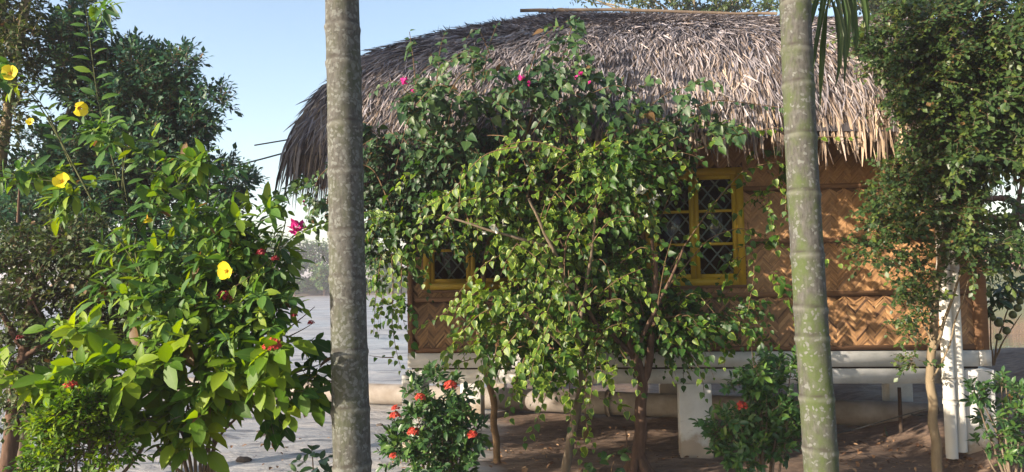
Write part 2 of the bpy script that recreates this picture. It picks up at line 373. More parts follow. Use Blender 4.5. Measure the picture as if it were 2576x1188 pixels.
def twigs(mb_leaf, mb_twig, p0, d, L, k, kind, size, droop=.15, ang=.9, tone=None, wr=1.0, tw=.003, up=.8, toward=.35, t0=.15, jit=.35, terminal=True, opposite=False):
    """N short shoots carrying k leaves each"""
    n = len(p0); d = unit(d); L = np.broadcast_to(np.asarray(L, float), (n,))
    g = np.array([0, 0, -1.0])
    def at(t): return p0[:, None] + (d[:, None] * t[..., None] + g * droop * t[..., None] ** 2) * L[:, None, None]
    tt = t0 + (1 - t0) * (np.arange(k)[None] // (2 if opposite else 1) * (2 if opposite else 1) + rng.uniform(-.3, .3, (n, k))) / max(k - 1, 1)
    tt = np.clip(tt, .03, 1)
    pos = at(tt)
    tan = unit(d[:, None] + 2 * g * droop * tt[..., None])
    a = unit(np.cross(tan, rnd_unit(n)[:, None])); b = np.cross(tan, a)
    phi = (np.arange(k)[None] * (math.pi if opposite else 2.4) + (np.arange(k)[None] // 2 * 1.57 if opposite else 0)) + rng.uniform(0, 6.28, (n, 1)) + rng.uniform(-jit, jit, (n, k))
    side = np.cos(phi)[..., None] * a + np.sin(phi)[..., None] * b
    A = ang + rng.uniform(-.25, .25, (n, k))
    if terminal: A[:, -1] = .15
    ld = tan * np.cos(A)[..., None] + side * np.sin(A)[..., None]
    ld = ld + g * rng.uniform(0, .35, (n, k))[..., None]
    nr = np.array([0, 0, up]) + SUN * toward + np.array([0, -.25, 0]) + rnd_unit(n * k).reshape(n, k, 3) * .55
    if tone is None: tone = rng.beta(2, 2, n)
    tn = np.where(rng.random((n, k)) < .008, 1, np.clip(np.asarray(tone)[:, None] + rng.normal(0, .16, (n, k)), 0, .94))
    sz = np.asarray(size) * rng.uniform(.4, 1.4, (n, k))
    add_leaves(mb_leaf, kind, pos.reshape(-1, 3), ld.reshape(-1, 3), nr.reshape(-1, 3), sz.ravel(), tn.ravel(), wr)
    if mb_twig is not None:
        ts = np.linspace(0, 1, 4)[None].repeat(n, 0)
        mb_twig.tubes(at(ts), tw * np.linspace(1, .4, 4)[None].repeat(n, 0), 3, (.5, 0, 0, 1))

def blob_points(blobs, per=1.0):
    """points and outward directions inside ellipsoids given as (x, y, rx, ry, Y, depth, count)"""
    ps, ds = [], []
    for (x, y, rx, ry, Y, dep, cnt) in blobs:
        n = max(1, int(round(cnt * per)))
        m = max(1, n // 7)
        cu = rnd_unit(m) * (rng.uniform(0, 1, m) ** .4)[:, None]
        idx = rng.integers(0, m, n)
        v = rnd_unit(n) * (rng.uniform(0, 1, n) ** .5)[:, None]
        q = cu[idx] * .9 + v * np.clip(.75 / m ** .33, .12, .6)
        u = unit(cu[idx] * .8 + v * .8)
        ps.append(P(x + q[:, 0] * rx, y - q[:, 2] * ry, Y + q[:, 1] * dep)); ds.append(u)
    return np.concatenate(ps), np.concatenate(ds)

def cane(mb_leaf, mb_twig, pts, kind, size, step, rad=.006, tone=.6, wr=1.0, ends=None, hang=.55):
    """a long shoot through given points with alternate leaves"""
    pts = np.asarray(pts, float)
    seg = np.linalg.norm(np.diff(pts, axis=0), axis=1); s = np.r_[0, np.cumsum(seg)]
    m = max(6, int(s[-1] / .06)); q = np.linspace(0, s[-1], m)
    cur = np.stack([np.interp(q, s, pts[:, i]) for i in range(3)], 1)
    for _ in range(3): cur[1:-1] = (cur[:-2] + 2 * cur[1:-1] + cur[2:]) / 4
    mb_twig.tube(cur, np.linspace(rad, rad * .35, m), 5, (.5, 0, 0, 1))
    k = int(s[-1] / step)
    if k < 1: return
    ql = np.linspace(s[-1] * .06, s[-1], k)
    pos = np.stack([np.interp(ql, q, cur[:, i]) for i in range(3)], 1)
    tan = unit(np.stack([np.interp(ql, q, np.gradient(cur, axis=0)[:, i]) for i in range(3)], 1))
    side = unit(np.cross(tan, [0, -.5, .8])) * np.where(np.arange(k) % 2, 1, -1)[:, None]
    d = tan * .5 + side * .8 + np.array([0, -.15, -hang]) + rnd_unit(k) * .3
    nr = np.array([0, -.7, .6]) + SUN * .4 + rnd_unit(k) * .4
    add_leaves(mb_leaf, kind, pos + d * .012, d, nr, size * rng.uniform(.7, 1.15, k) * np.clip(1.25 - .5 * ql / s[-1], 0, 1), np.clip(rng.normal(tone, .18, k), 0, .94), wr)

def limb(mb, pts, r0, r1, n=8, wob=.0):
    pts = np.asarray(pts, float)
    seg = np.linalg.norm(np.diff(pts, axis=0), axis=1); s = np.r_[0, np.cumsum(seg)]
    m = max(8, int(s[-1] / .07)); q = np.linspace(0, s[-1], m)
    cur = np.stack([np.interp(q, s, pts[:, i]) for i in range(3)], 1)
    for _ in range(4): cur[1:-1] = (cur[:-2] + 2 * cur[1:-1] + cur[2:]) / 4
    if wob: cur[1:-1] += np.array([[noise.noise((p[2] * 4, p[0] * 3, i)) for i in (1.3, 7.1, 3.7)] for p in cur[1:-1]]) * wob
    rad = np.linspace(r0, r1, m) * (1 + .1 * np.array([noise.noise((p[0] * 9, p[1] * 9, p[2] * 9)) for p in cur]))
    mb.tube(cur, rad, n, (.5, 0, 0, 1))

# ------------------------------------------------------------------ flowers
def ixora_head(parent, c, r, mat, n=60):
    mb = MB(); c = np.asarray(c)
    u = rnd_unit(n); u[:, 2] = np.abs(u[:, 2]) * .9 - .15; u = unit(u + np.array([0, -.25, .25]))
    mb.tubes(np.stack([np.broadcast_to(c, (n, 3)), c + u * r * .55, c + u * r * .9], 1), np.full((n, 3), r * .03), 3, (.2, 0, 0, 1))
    for k in range(4):
        a = unit(np.cross(u, rnd_unit(n)) + u * .35)
        add_leaves(mb, 'small', c + u * r * .88, a, u, r * rng.uniform(.3, .45, n), rng.uniform(.2, 1, n), 1.2)
    return mb.build('flower_head', mat, parent)

def bract_cluster(parent, c, r, mat, n=5):
    mb = MB(); c = np.asarray(c)
    for i in range(n):
        o = c + rnd_unit(1)[0] * r * .5
        ax = unit(rnd_unit(1)[0] + np.array([0, -.5, .2]))
        a = unit(np.cross(ax, [.3, .2, .9])); b = np.cross(ax, a)
        ang = np.arange(3) * 2.094 + rng.uniform(0, 6)
        d = np.cos(ang)[:, None] * a + np.sin(ang)[:, None] * b + ax * .7
        add_leaves(mb, 'heart', np.broadcast_to(o, (3, 3)), d, np.broadcast_to(ax, (3, 3)), r * rng.uniform(.55, .8, 3), rng.uniform(.2, 1, 3), 1.15)
    return mb.build('flower_cluster', mat, parent)

def trumpet(parent, c, r, axis, mat):
    mb = MB(); c = np.asarray(c); ax = unit(np.asarray(axis, float))
    a = unit(np.cross(ax, [0.1, .2, .95])); b = np.cross(ax, a)
    n = 5; ang = np.arange(n) * 2 * math.pi / n + .3
    d = np.cos(ang)[:, None] * a + np.sin(ang)[:, None] * b
    add_leaves(mb, 'petal', c + d * r * .12, d + ax * .35, np.broadcast_to(ax, (n, 3)), r * rng.uniform(.9, 1.12, n), rng.uniform(.5, 1, n), 1.4)
    s = np.linspace(0, 1, 6)[:, None]
    f = mb.build('flower', mat, parent)
    mb2 = MB(); mb2.tube(c - ax * r * .9 * (1 - s) + ax * r * .12 * s, r * np.array([.08, .09, .12, .17, .22, .26]), 10, (.1, 0, 0, 1), caps=False)
    mb2.build('throat', mt['throat'], f)
    return f

# ================================================================== GROUND
def spaced(lo, hi, c, n, k):
    t = np.linspace(np.arcsinh((lo - c) / k), np.arcsinh((hi - c) / k), n)
    return c + np.sinh(t) * k
def sstep(a, b, x):
    t = np.clip((x - a) / (b - a), 0, 1); return t * t * (3 - 2 * t)
def ground_h(X, Y):
    h = .24 * sstep(4.2, 5.2, X) * sstep(5.5, 7.5, Y) * (1 - sstep(12, 16, Y))
    h = h + .45 * sstep(5.5, 9, X) * sstep(8, 13, Y)* (1 - sstep(14, 18, Y))
    pond = sstep(10.5, 12.5, X) * sstep(17.5, 20, Y) * (1 - sstep(50, 54, Y))
    h = h - .5 * pond
    h = h + 1.9 * sstep(20, 26, X) * sstep(52, 62, Y)
    h = h + 1.1 * sstep(104, 116, Y + .04 * X) * (1 - sstep(15, 22, X))
    return h
def make_ground():
    xs = spaced(-900, 900, .8, 330, 4.5); ys = spaced(-60, 1500, 8.5, 330, 4.0)
    X, Y = np.meshgrid(xs, ys)
    H = ground_h(X, Y)
    near = (1 - sstep(22, 60, np.hypot(X - 1, Y - 8)))
    rip = np.zeros_like(X)
    for i in range(X.shape[0]):
        for j in range(X.shape[1]):
            if near[i, j] > .01:
                x, y = X[i, j], Y[i, j]
                rip[i, j] = .05 * 1.1 * noise.noise((x * .5, y * .9, 0)) + .045 * (abs(noise.noise((x * .9 + .6 * y, y * 4.2, 3))) * 2 - .5) + .022 * noise.noise((x * 3.5, y * 8, 9))
    H = H + rip * near
    soil = sstep(-1.2, .6, X) * (1 - sstep(15, 21, Y)) * .75 + .55 * (1 - sstep(6.2, 7.6, Y + .25 * X))  # soil stretched under and behind the house, its darker colour paints the shade
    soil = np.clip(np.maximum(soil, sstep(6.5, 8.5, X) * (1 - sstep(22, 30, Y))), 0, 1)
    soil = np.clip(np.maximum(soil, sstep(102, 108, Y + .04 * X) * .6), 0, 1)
    grass = np.maximum(sstep(18, 24, X) * sstep(51, 54, Y), sstep(106, 110, Y + .04 * X))
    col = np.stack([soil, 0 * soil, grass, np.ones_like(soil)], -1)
    ny, nx = X.shape
    i = np.arange(ny - 1)[:, None] * nx; j = np.arange(nx - 1)[None]
    q = np.stack([i + j, i + j + 1, i + nx + j + 1, i + nx + j], -1).reshape(-1, 4)
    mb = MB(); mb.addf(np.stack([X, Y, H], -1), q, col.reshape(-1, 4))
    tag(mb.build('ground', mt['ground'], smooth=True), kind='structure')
    mb = MB(); mb.addf([[9, 16, -.14], [75, 16, -.14], [75, 56, -.14], [9, 56, -.14]], [[0, 1, 2, 3]])
    tag(mb.build('pond', mt['water']), kind='structure')
make_ground()

# ================================================================== HOUSE
ALPHA = R(8.05); HO = np.array([-1.19, 9.01, 0]); UH = np.array([math.cos(ALPHA), -math.sin(ALPHA), 0]); WH = np.array([math.sin(ALPHA), math.cos(ALPHA), 0])
def H(u, w, z):
    u, w, z = np.broadcast_arrays(np.asarray(u, float), np.asarray(w, float), np.asarray(z, float))
    return HO + u[..., None] * UH + w[..., None] * WH + z[..., None] * np.array([0, 0, 1.0])
def wall_uz(x, y, w=0.0):
    """(u, z) on the wall plane of a picture position"""
    d = P(x, y, 1.0) - EYE
    n = WH; t = np.dot(HO + WH * w - EYE, n) / np.dot(d, n); q = EYE + d * t
    return float(np.dot(q - HO, UH)), float(q[2])
def hbox(mb, u0, u1, w0, w1, z0, z1, c=None):
    mb.hexa(H([u0, u1, u1, u0, u0, u1, u1, u0], [w0, w0, w1, w1, w0, w0, w1, w1], [z0] * 4 + [z1] * 4), c)
def tone(a=.5, s=.15): return (float(np.clip(rng.normal(a, s), 0, 1)), 0, 0, 1)

UW = 6.2; WD = 4.8           # house length and depth
house = thing('thatched_cottage', H(UW / 2, WD / 2, 0), 'woven bamboo cottage on white stilts under a shaggy palm thatch roof', 'cottage')
W1 = (wall_uz(1068, 700)[0], wall_uz(1305, 700)[0]); W2 = (wall_uz(1624, 600)[0], wall_uz(1872, 600)[0])
WZ = (1.88, 3.17)
ZR = [1.165, 1.745, 2.325, 2.905, 3.5]

def rect_minus(u0, u1, z0, z1, holes):
    """split a wall rectangle into rectangles around window holes sharing one height band"""
    out = [(u0, u1, z0, WZ[0]), (u0, u1, WZ[1], z1)]; a = u0
    for (h0, h1) in holes: out.append((a, h0, *WZ)); a = h1
    out.append((a, u1, *WZ)); return out
def woven(name, along, length, holes):
    """backing boards plus a herringbone of split bamboo; along(u, off, z) gives the place"""
    mb = MB()
    for (a, b, z0, z1) in rect_minus(0, length, 1.165, 3.5, holes):
        v = along(np.array([a, b, b, a, a, b, b, a]), np.array([0, 0, 0, 0, .03, .03, .03, .03]), np.array([z0, z0, z1, z1] * 2))
        mb.addf(v, [[0, 1, 2, 3], [7, 6, 5, 4], [0, 4, 5, 1], [1, 5, 6, 2], [2, 6, 7, 3], [3, 7, 4, 0]], (.12, 0, 0, 1))
    for r_ in range(4):
        cw = (.1, .085, .075, .075)[r_]; nc = int(length / cw) // 2 * 2; cw = length / nc
        var = (.19, .12, .085, .08)[r_]; tk_ = (.022, .04) if r_ == 0 else (.014, .026)
        zb, zt = ZR[r_], ZR[r_ + 1]
        sh = rng.uniform(0, .1); rt = rng.normal(0, .06)
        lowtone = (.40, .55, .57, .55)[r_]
        for c in range(nc):
            s = 1 if (c % 2) else -1
            a, b = c * cw, (c + 1) * cw
            z = zb - .14
            while z < zt:
                th = rng.uniform(*tk_)
                ext = rng.uniform(0, .035)
                a2, b2 = (a - ext, b) if rng.random() < .5 else (a, b + ext)
                sl = 1.15 * s
                za = z - sl * .5 * (b - a) + sl * (a2 - a); zbb = z + sl * .5 * (b - a) + sl * (b2 - b)
                inwin = any(h0 - .02 < (a + b) / 2 < h1 + .02 for (h0, h1) in holes) and WZ[0] < z < WZ[1]
                if not inwin and a2 > -.001 and b2 < length + .001:
                    zz = np.clip([za, zbb, zbb + th, za + th], zb, zt)
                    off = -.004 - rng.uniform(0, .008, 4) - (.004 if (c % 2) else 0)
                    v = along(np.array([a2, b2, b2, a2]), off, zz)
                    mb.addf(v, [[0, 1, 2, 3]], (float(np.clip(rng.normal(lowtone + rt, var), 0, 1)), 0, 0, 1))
                z += th + rng.uniform(-.004, .002)
    o = mb.build(name, mt['bamboo'], house)
    return o
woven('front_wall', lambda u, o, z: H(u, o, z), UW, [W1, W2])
def side_wall(name, u):
    mb = MB(); hbox(mb, u, u + .04, .03, WD, 1.165, 3.5, (.4, 0, 0, 1)); mb.build(name, mt['bamboo'], house)
side_wall('side_wall', 0.0); side_wall('side_wall', UW - .04)
mb = MB(); hbox(mb, .04, UW - .04, WD - .04, WD, 1.165, 3.5, (.35, 0, 0, 1)); mb.build('back_wall', mt['bamboo'], house)
mb = MB(); hbox(mb, .04, UW - .04, .03, WD - .04, 1.1, 1.16, (.35, 0, 0, 1)); mb.build('floor', mt['dark_wood'], house)
# battens: each board its own part, interrupted by the windows
for k, z in enumerate(ZR[:4]):
    spans = [(.06, UW - .1)] if k < 2 else [(.06, W1[0]), (W1[1], W2[0]), (W2[1], UW - .1)]
    for (a, b) in spans:
        mb = MB(); hbox(mb, a, b, -.034, -.012, z, z + .05, tone(.55)); mb.build('batten', mt['batten'], house)
for u in (0.0, UW - .1):
    mb = MB(); hbox(mb, u - .03, u + (.03 if u == 0 else .1), -.04, .06, 1.16, 3.5, tone(.45)); mb.build('corner_post', mt['batten'], house)
# painted floor planks
mb = MB(); hbox(mb, -.03, UW + .01, -.055, .0, .992, 1.155, (.55, 0, 0, 1)); top_plank = mb.build('floor_plank', mt['white_paint'], house)
mb = MB(); hbox(mb, UW - .11, UW - .0, -.075, -.058, 1.0, 1.15, (.7, 0, 0, 1)); mb.build('end_bracket', mt['white_paint'], top_plank)
mb = MB(); hbox(mb, -.06, UW - .3, -.02, .18, .81, .966, (.6, 0, 0, 1)); mb.build('floor_beam', mt['white_paint'], house)
mb = MB(); hbox(mb, 0, UW - .1, .01, .12, .966, .992, (.1, 0, 0, 1)); mb.build('gap_shade_strip', mt['dark_wood'], house)  # dark strip added behind the plank gap, painting its shade
for w in (2.3, WD - .1):
    mb = MB(); hbox(mb, 0, UW, w, w + .15, .82, 1.09, (.4, 0, 0, 1)); mb.build('floor_beam', mt['white_paint'], house)
for u in np.arange(.5, UW - .2, .8):
    mb = MB(); hbox(mb, u, u + .08, .19, 2.29, .95, 1.095, (.4, 0, 0, 1)); mb.build('joist', mt['dark_wood'], house)
pu = wall_uz(1751, 1050, -.06)[0]
def pillar(u0, u1, w0, w1, z0, z1):
    mb = MB(); b = .012
    hbox(mb, u0, u1, w0, w1, z0, z1 - b, (.65, 0, 0, 1))
    o = mb.build('pillar', mt['white_paint'], house)
    bv = o.modifiers.new('bevel', 'BEVEL'); bv.width = .012; bv.segments = 2
    return o
pillar(pu - .175, pu + .175, -.06, .26, -.1, .822)
ul = wall_uz(1010, 960, -.1)[0]
pillar(ul, ul + .24, -.1, .25, -.1, .93)
ur = wall_uz(2427, 1000, -.1)[0]
pillar(ur, ur + .3, -.1, .3, 0.0, .975)
for (u, w) in ((.1, 4.4), (3, 4.4), (5.9, 4.4), (.1, 2.2), (5.9, 2.2)): pillar(u, u + .3, w, w + .3, -.1, .82)
# windows
def window(h, z):
    fr = .075; mb = MB(); u0, u1 = h; z0, z1 = z; a, b = -.05, .03
    hbox(mb, u0, u0 + fr, a, b, z0, z1, tone(.55, .1)); hbox(mb, u1 - fr, u1, a, b, z0, z1, tone(.55, .1))
    hbox(mb, u0 + fr, u1 - fr, a, b, z0, z0 + fr, tone(.55, .1)); hbox(mb, u0 + fr, u1 - fr, a, b, z1 - fr, z1, tone(.5, .1))
    wn = mb.build('window', mt['yellow_paint'], house)
    um = (u0 + u1) / 2; st = .05
    for (s0, s1) in ((u0 + fr, um - .002), (um + .002, u1 - fr)):
        mb = MB(); a2, b2 = -.036, .004
        zz0, zz1 = z0 + fr, z1 - fr
        hbox(mb, s0, s0 + st, a2, b2, zz0, zz1, tone(.6, .1)); hbox(mb, s1 - st, s1, a2, b2, zz0, zz1, tone(.6, .1))
        hs = np.linspace(zz0, zz1 - st, 4)
        for k, q in enumerate(hs):
            t = st if k in (0, 3) else .03
            hbox(mb, s0 + st, s1 - st, a2 + .003, b2 - .003, q, q + t, tone(.6, .1))
        mb.build('sash', mt['yellow_paint'], wn)
        mb = MB(); hbox(mb, s0 + st - .004, s1 - st + .004, -.018, -.013, zz0 + st - .004, zz1 - .046, (.5, 0, 0, 1)); mb.build('pane', mt['glass'], wn)
    # crossed laths behind the glass
    mb = MB(); g0, g1 = u0 + fr, u1 - fr; q0, q1 = z0 + fr, z1 - fr
    for sgn, ww in ((1, .05), (-1, .058)):
        for k in np.arange(-2.0, 3.0, .165):
            us = []
            ua = max(g0, g0 + k if sgn > 0 else g0 + k); ln = []
            for t in np.linspace(0, q1 - q0, 30):
                uu = (g0 + k + t * .85) if sgn > 0 else (g1 - k - t * .85)
                if g0 <= uu <= g1: ln.append((uu, q0 + t))
            if len(ln) > 1:
                (ua, za), (ub, zb) = ln[0], ln[-1]; hw = .012
                mb.hexa(H([ua - hw, ua + hw, ua + hw, ua - hw, ub - hw, ub + hw, ub + hw, ub - hw], [ww, ww, ww + .008, ww + .008] * 2, [za] * 4 + [zb] * 4), (.6, 0, 0, 1))
    mb.build('lattice', mt['white_paint'], wn)
    mb = MB(); hbox(mb, u0 - .02, u1 + .02, -.06, -.004, z0 - .03, z0 - .002, tone(.3, .1)); mb.build('sill', mt['batten'], wn)
window(W1, WZ); window(W2, WZ)

# ---- thatched roof
RU0, RU1, RW = 1.75, 4.6, 2.4; ZT = 5.82
EU0, EU1, EW0, EW1 = -1.12, 6.95, -.92, 5.5
def roof_z(d, u=0): return ZT + .05 - 1.42 * d - .25 * d ** 4 - .78 * d ** 10 - .1 * np.clip(np.asarray(u) - RU0, 0, 9) * (1 - d)
def roof_front(s, d):      # s 0..1 along, d 0 ridge .. 1 eave
    u0 = RU0 + (EU0 - RU0) * d; u1 = RU1 + (EU1 - RU1) * d
    return H(u0 + (u1 - u0) * s, RW + (EW0 - RW) * d, roof_z(d, u0 + (u1 - u0) * s) - .05 * d * np.sin(s * 9))
def roof_back(s, d):
    u0 = RU0 + (EU0 - RU0) * d; u1 = RU1 + (EU1 - RU1) * d
    return H(u1 + (u0 - u1) * s, RW + (EW1 - RW) * d, roof_z(d, u1 + (u0 - u1) * s))
def roof_end(left):
    def f(s, d):
        ue = RU0 + (EU0 - RU0) * d if left else RU1 + (EU1 - RU1) * d
        wa, wb = RW + (EW1 - RW) * d, RW + (EW0 - RW) * d
        if not left: wa, wb = wb, wa
        bul = .35 * np.sin(np.pi * s) * d * (-1 if left else 1)
        return H(ue + bul, wa + (wb - wa) * s, roof_z(d, ue))
    return f
faces = [(roof_front, 1.0), (roof_back, 0), (roof_end(True), .5), (roof_end(False), .4)]
mb = MB()
for f, _ in faces:
    s, d = np.meshgrid(np.linspace(0, 1, 41), np.linspace(0, 1, 16))
    top = f(s, d) - np.array([0, 0, .05]); bot = f(s, np.minimum(d, .985)) - np.array([0, 0, .22])
    i = np.arange(15)[:, None] * 41; j = np.arange(40)[None]
    q = np.stack([i + j, i + 41 + j, i + 42 + j, i + 1 + j], -1).reshape(-1, 4)
    mb.addf(top, q, (.1, 0, 0, 1)); mb.addf(bot, q[:, ::-1], (.02, 0, 0, 1))  # base made dark to paint the shade in gaps between strands
def strands(f, n, dlo, dhi, ln, wd, lift, jit, tn, hang=0.0, power=1.0, warm=.12):
    s = rng.uniform(0, 1, n); d = dlo + (dhi - dlo) * rng.uniform(0, 1, n) ** power
    e = .01
    p = f(s, d); tg = unit(f(s, d + e) - p); al = unit(f(s + e, d) - p); nr = unit(np.cross(al, tg)); nr = np.where(nr[:, 2:3] < 0, -nr, nr)
    a = rng.normal(0, jit, n)[:, None]; dr = unit(tg * np.cos(a) + al * np.sin(a)); L = rng.uniform(*ln, n)[:, None]; lf = rng.uniform(*lift, n)[:, None]
    cu = rng.normal(0, .12, n)[:, None]
    pts = []
    for t in (0, .35, .7, 1):
        q = p + dr * L * t + nr * (lf * (t ** .8) - .01) + al * cu * L * t * t
        q = q + np.array([0, 0, -1.0]) * (hang * L * t * t)
        if hang: q = q - dr * np.array([1, 1, 0]) * hang * .55 * L * t * t
        pts.append(q)
    pts = np.stack(pts, 1)
    w = rng.uniform(*wd, n)[:, None, None] * np.array([.8, 1, .8, .15])[None, :, None]
    tw = rng.normal(0, .55, n)[:, None]
    sd = unit(al * np.cos(a) - tg * np.sin(a)); sd = unit(sd + nr * tw)[:, None]
    V = np.stack([pts - sd * w, pts + sd * w], 2).reshape(n, 8, 3)
    q = np.array([[0, 1, 3, 2], [2, 3, 5, 4], [4, 5, 7, 6]])
    pn = np.array([noise.noise((q[0] * 1.6, q[1] * 1.6, q[2] * 1.6)) for q in p])
    c = np.zeros((n, 8, 4)); c[..., 0] = np.clip(rng.normal(tn, .26, n) + .3 * pn, 0, 1)[:, None]; c[..., 1] = np.clip(rng.normal(warm, .22, n) + .25 * pn, 0, 1)[:, None]; c[..., 3] = 1
    mb.addf(V, (q[None] + (np.arange(n) * 8)[:, None, None]).reshape(-1, 4), c.reshape(-1, 4))
for f, dens in faces:
    if dens == 0: continue
    strands(f, int(20000 * dens), .0, .55, (.1, .24), (.003, .008), (.01, .07), .7, .5, power=.8, warm=-.02)
    strands(f, int(19000 * dens), .3, .97, (.2, .42), (.0035, .0105), (.01, .08), .3, .55, .1, .75)
    k = 1.0 if f is roof_front else 1.35
    strands(f, int(9000 * dens), .78, .965, (.2, .42), (.005, .015), (.0, .07), .16, .5, .3, .7, warm=.55)
    strands(f, int(3000 * dens), .93, .985, (.18 * k, .42 * k), (.006, .018), (-.03, .05), .14, .5, .5, 1, warm=.75)
def corner(s, d): return roof_front(s * .07, d)
strands(corner, 330, .9, .99, (.25, .5), (.008, .022), (-.02, .06), .2, .45, .6, 1, warm=.3)
roof = mb.build('thatch_roof', mt['thatch'], house)
def pole(x0, y0, Y0, x1, y1, Y1, r):
    mb = MB(); a, b = P(x0, y0, Y0), P(x1, y1, Y1); t = np.linspace(0, 1, 12)[:, None]
    q = a + (b - a) * t; q[:, 2] -= .05 * np.sin(np.pi * t[:, 0]); mb.tube(q, np.linspace(r, r * .8, 12), 8, (.6, 0, 0, 1))
    mb.build('ridge_pole', mt['pole'], roof)
def ridge(s0, s1, d0, d1, off, r):
    mb = MB(); t = np.linspace(0, 1, 14)
    q = roof_front(s0 + (s1 - s0) * t, d0 + (d1 - d0) * t) + np.array([0, 0, off]); q[:, 2] = .35 * q[:, 2] + .65 * (q[0, 2] + (q[-1, 2] - q[0, 2]) * t)
    q[:, 2] += np.cumsum(rng.normal(0, .006, 14)) - .05; mb.tube(q, np.linspace(r, r * .8, 14), 8, (.6, 0, 0, 1)); mb.build('ridge_pole', mt['pole'], roof)
ridge(-.05, .95, .0, .0, .0, .024); ridge(-.14, .97, .075, .065, .14, .026); ridge(-.12, .1, .02, .06, .1, .022)
for (x0, y0, x1, y1, Y) in ((640, 366, 790, 335, 8.5),):
    mb = MB(); mb.tube(P(np.array([x0, (x0 + x1) / 2, x1 + 20]), np.array([y0, (y0 + y1) / 2 + 3, y1 - 2]), Y), .008, 5, (.3, 0, 0, 1)); mb.build('loose_stick', mt['pole'], roof)
mb = MB(); mb.tube(P(np.array([420, 570, 660, 800]), np.array([470, 423, 400, 362]), np.array([9.2, 8.9, 8.7, 8.5])), .009, 6, (.2, 0, 0, 1)); mb.build('guy_rope', mt['cord'], house)
# drain pipes in front of the wall
for (x, yb, xt) in ((2388, 1128, 2400), (2417, 1114, 2420)):
    uu = wall_uz(x, 1000, -.16)[0]; zb = P(x, yb, float(H(uu, -.16, 0)[1]))[2]; mb = MB()
    r = .058
    mb.tube(H(np.full(2, uu), np.full(2, -.16 if x < 2400 else -.11), np.array([zb - .1, 3.2])), r, 16, (.55, 0, 0, 1))
    dp = mb.build('drain_pipe', mt['plastic_pipe'], house, smooth=False)
    for zc in (.62, .84, 2.0):
        mb = MB(); mb.tube(H(np.full(2, uu), np.full(2, -.16 if x < 2400 else -.11), np.array([zc, zc + .055])), r + .007, 16, (.5, 0, 0, 1)); mb.build('pipe_collar', mt['plastic_pipe'], dp)

# ---- things under and beside the house
pa, pb = P(560, 984, 13.75), P(2900, 1078, 8.9)
pa[2] = .17; pb[2] = .2
mb = MB(); t = np.linspace(0, 1, 30)[:, None]
pa2 = pa - (pb - pa) * .9
mb.tube(pa2 + (pb - pa2) * t, .165, 20, (.55, 0, 0, 1))
dr = thing('dredge_pipe', (*((pa + pb) / 2)[:2], 0), 'long pale round pipe lying on the mud, passing under the cottage', 'pipe')
mb.build('barrel', mt['steel_pipe'], dr, smooth=False)
for s in (.56, .75, .96):
    mb = MB(); q = pa2 + (pb - pa2) * s; e = unit(pb - pa2) * .03; mb.tube(np.array([q - e, q + e]), .195, 20, (.4, 0, 0, 1)); mb.build('flange', mt['steel_pipe'], dr)
b0 = P(2266, 1068, 9.2); b1 = P(2262, 975, 9.2)
mb = MB(); limb(mb, [b0 - [0, 0, .1], b0, b1], .024, .02, 7); tag(mb.build('stake', mt['dark_wood'], origin=b0), 'thin dark stake upright under the cottage, before the long pipe', 'stake')
mb = MB(); q = P(np.array([2105, 2160, 2220, 2290, 2345]), np.array([1090, 1078, 1060, 1040, 1026]), np.array([8.0, 8.05, 8.1, 8.2, 8.3])); mb.tube(q, .007, 5, (.7, 0, 0, 1))
q2 = P(np.array([2345, 2335, 2300, 2292, 2310, 2340, 2362, 2360, 2345]), np.array([1024, 1040, 1046, 1042, 1046, 1050, 1040, 1026, 1020]), np.full(9, 8.05)); mb.tube(q2, .008, 5, (.4, 0, 0, 1))
tag(mb.build('cable', mt['cord'], origin=q[0]), 'thin dark cable looped behind the slim tree trunk under the cottage', 'cable')

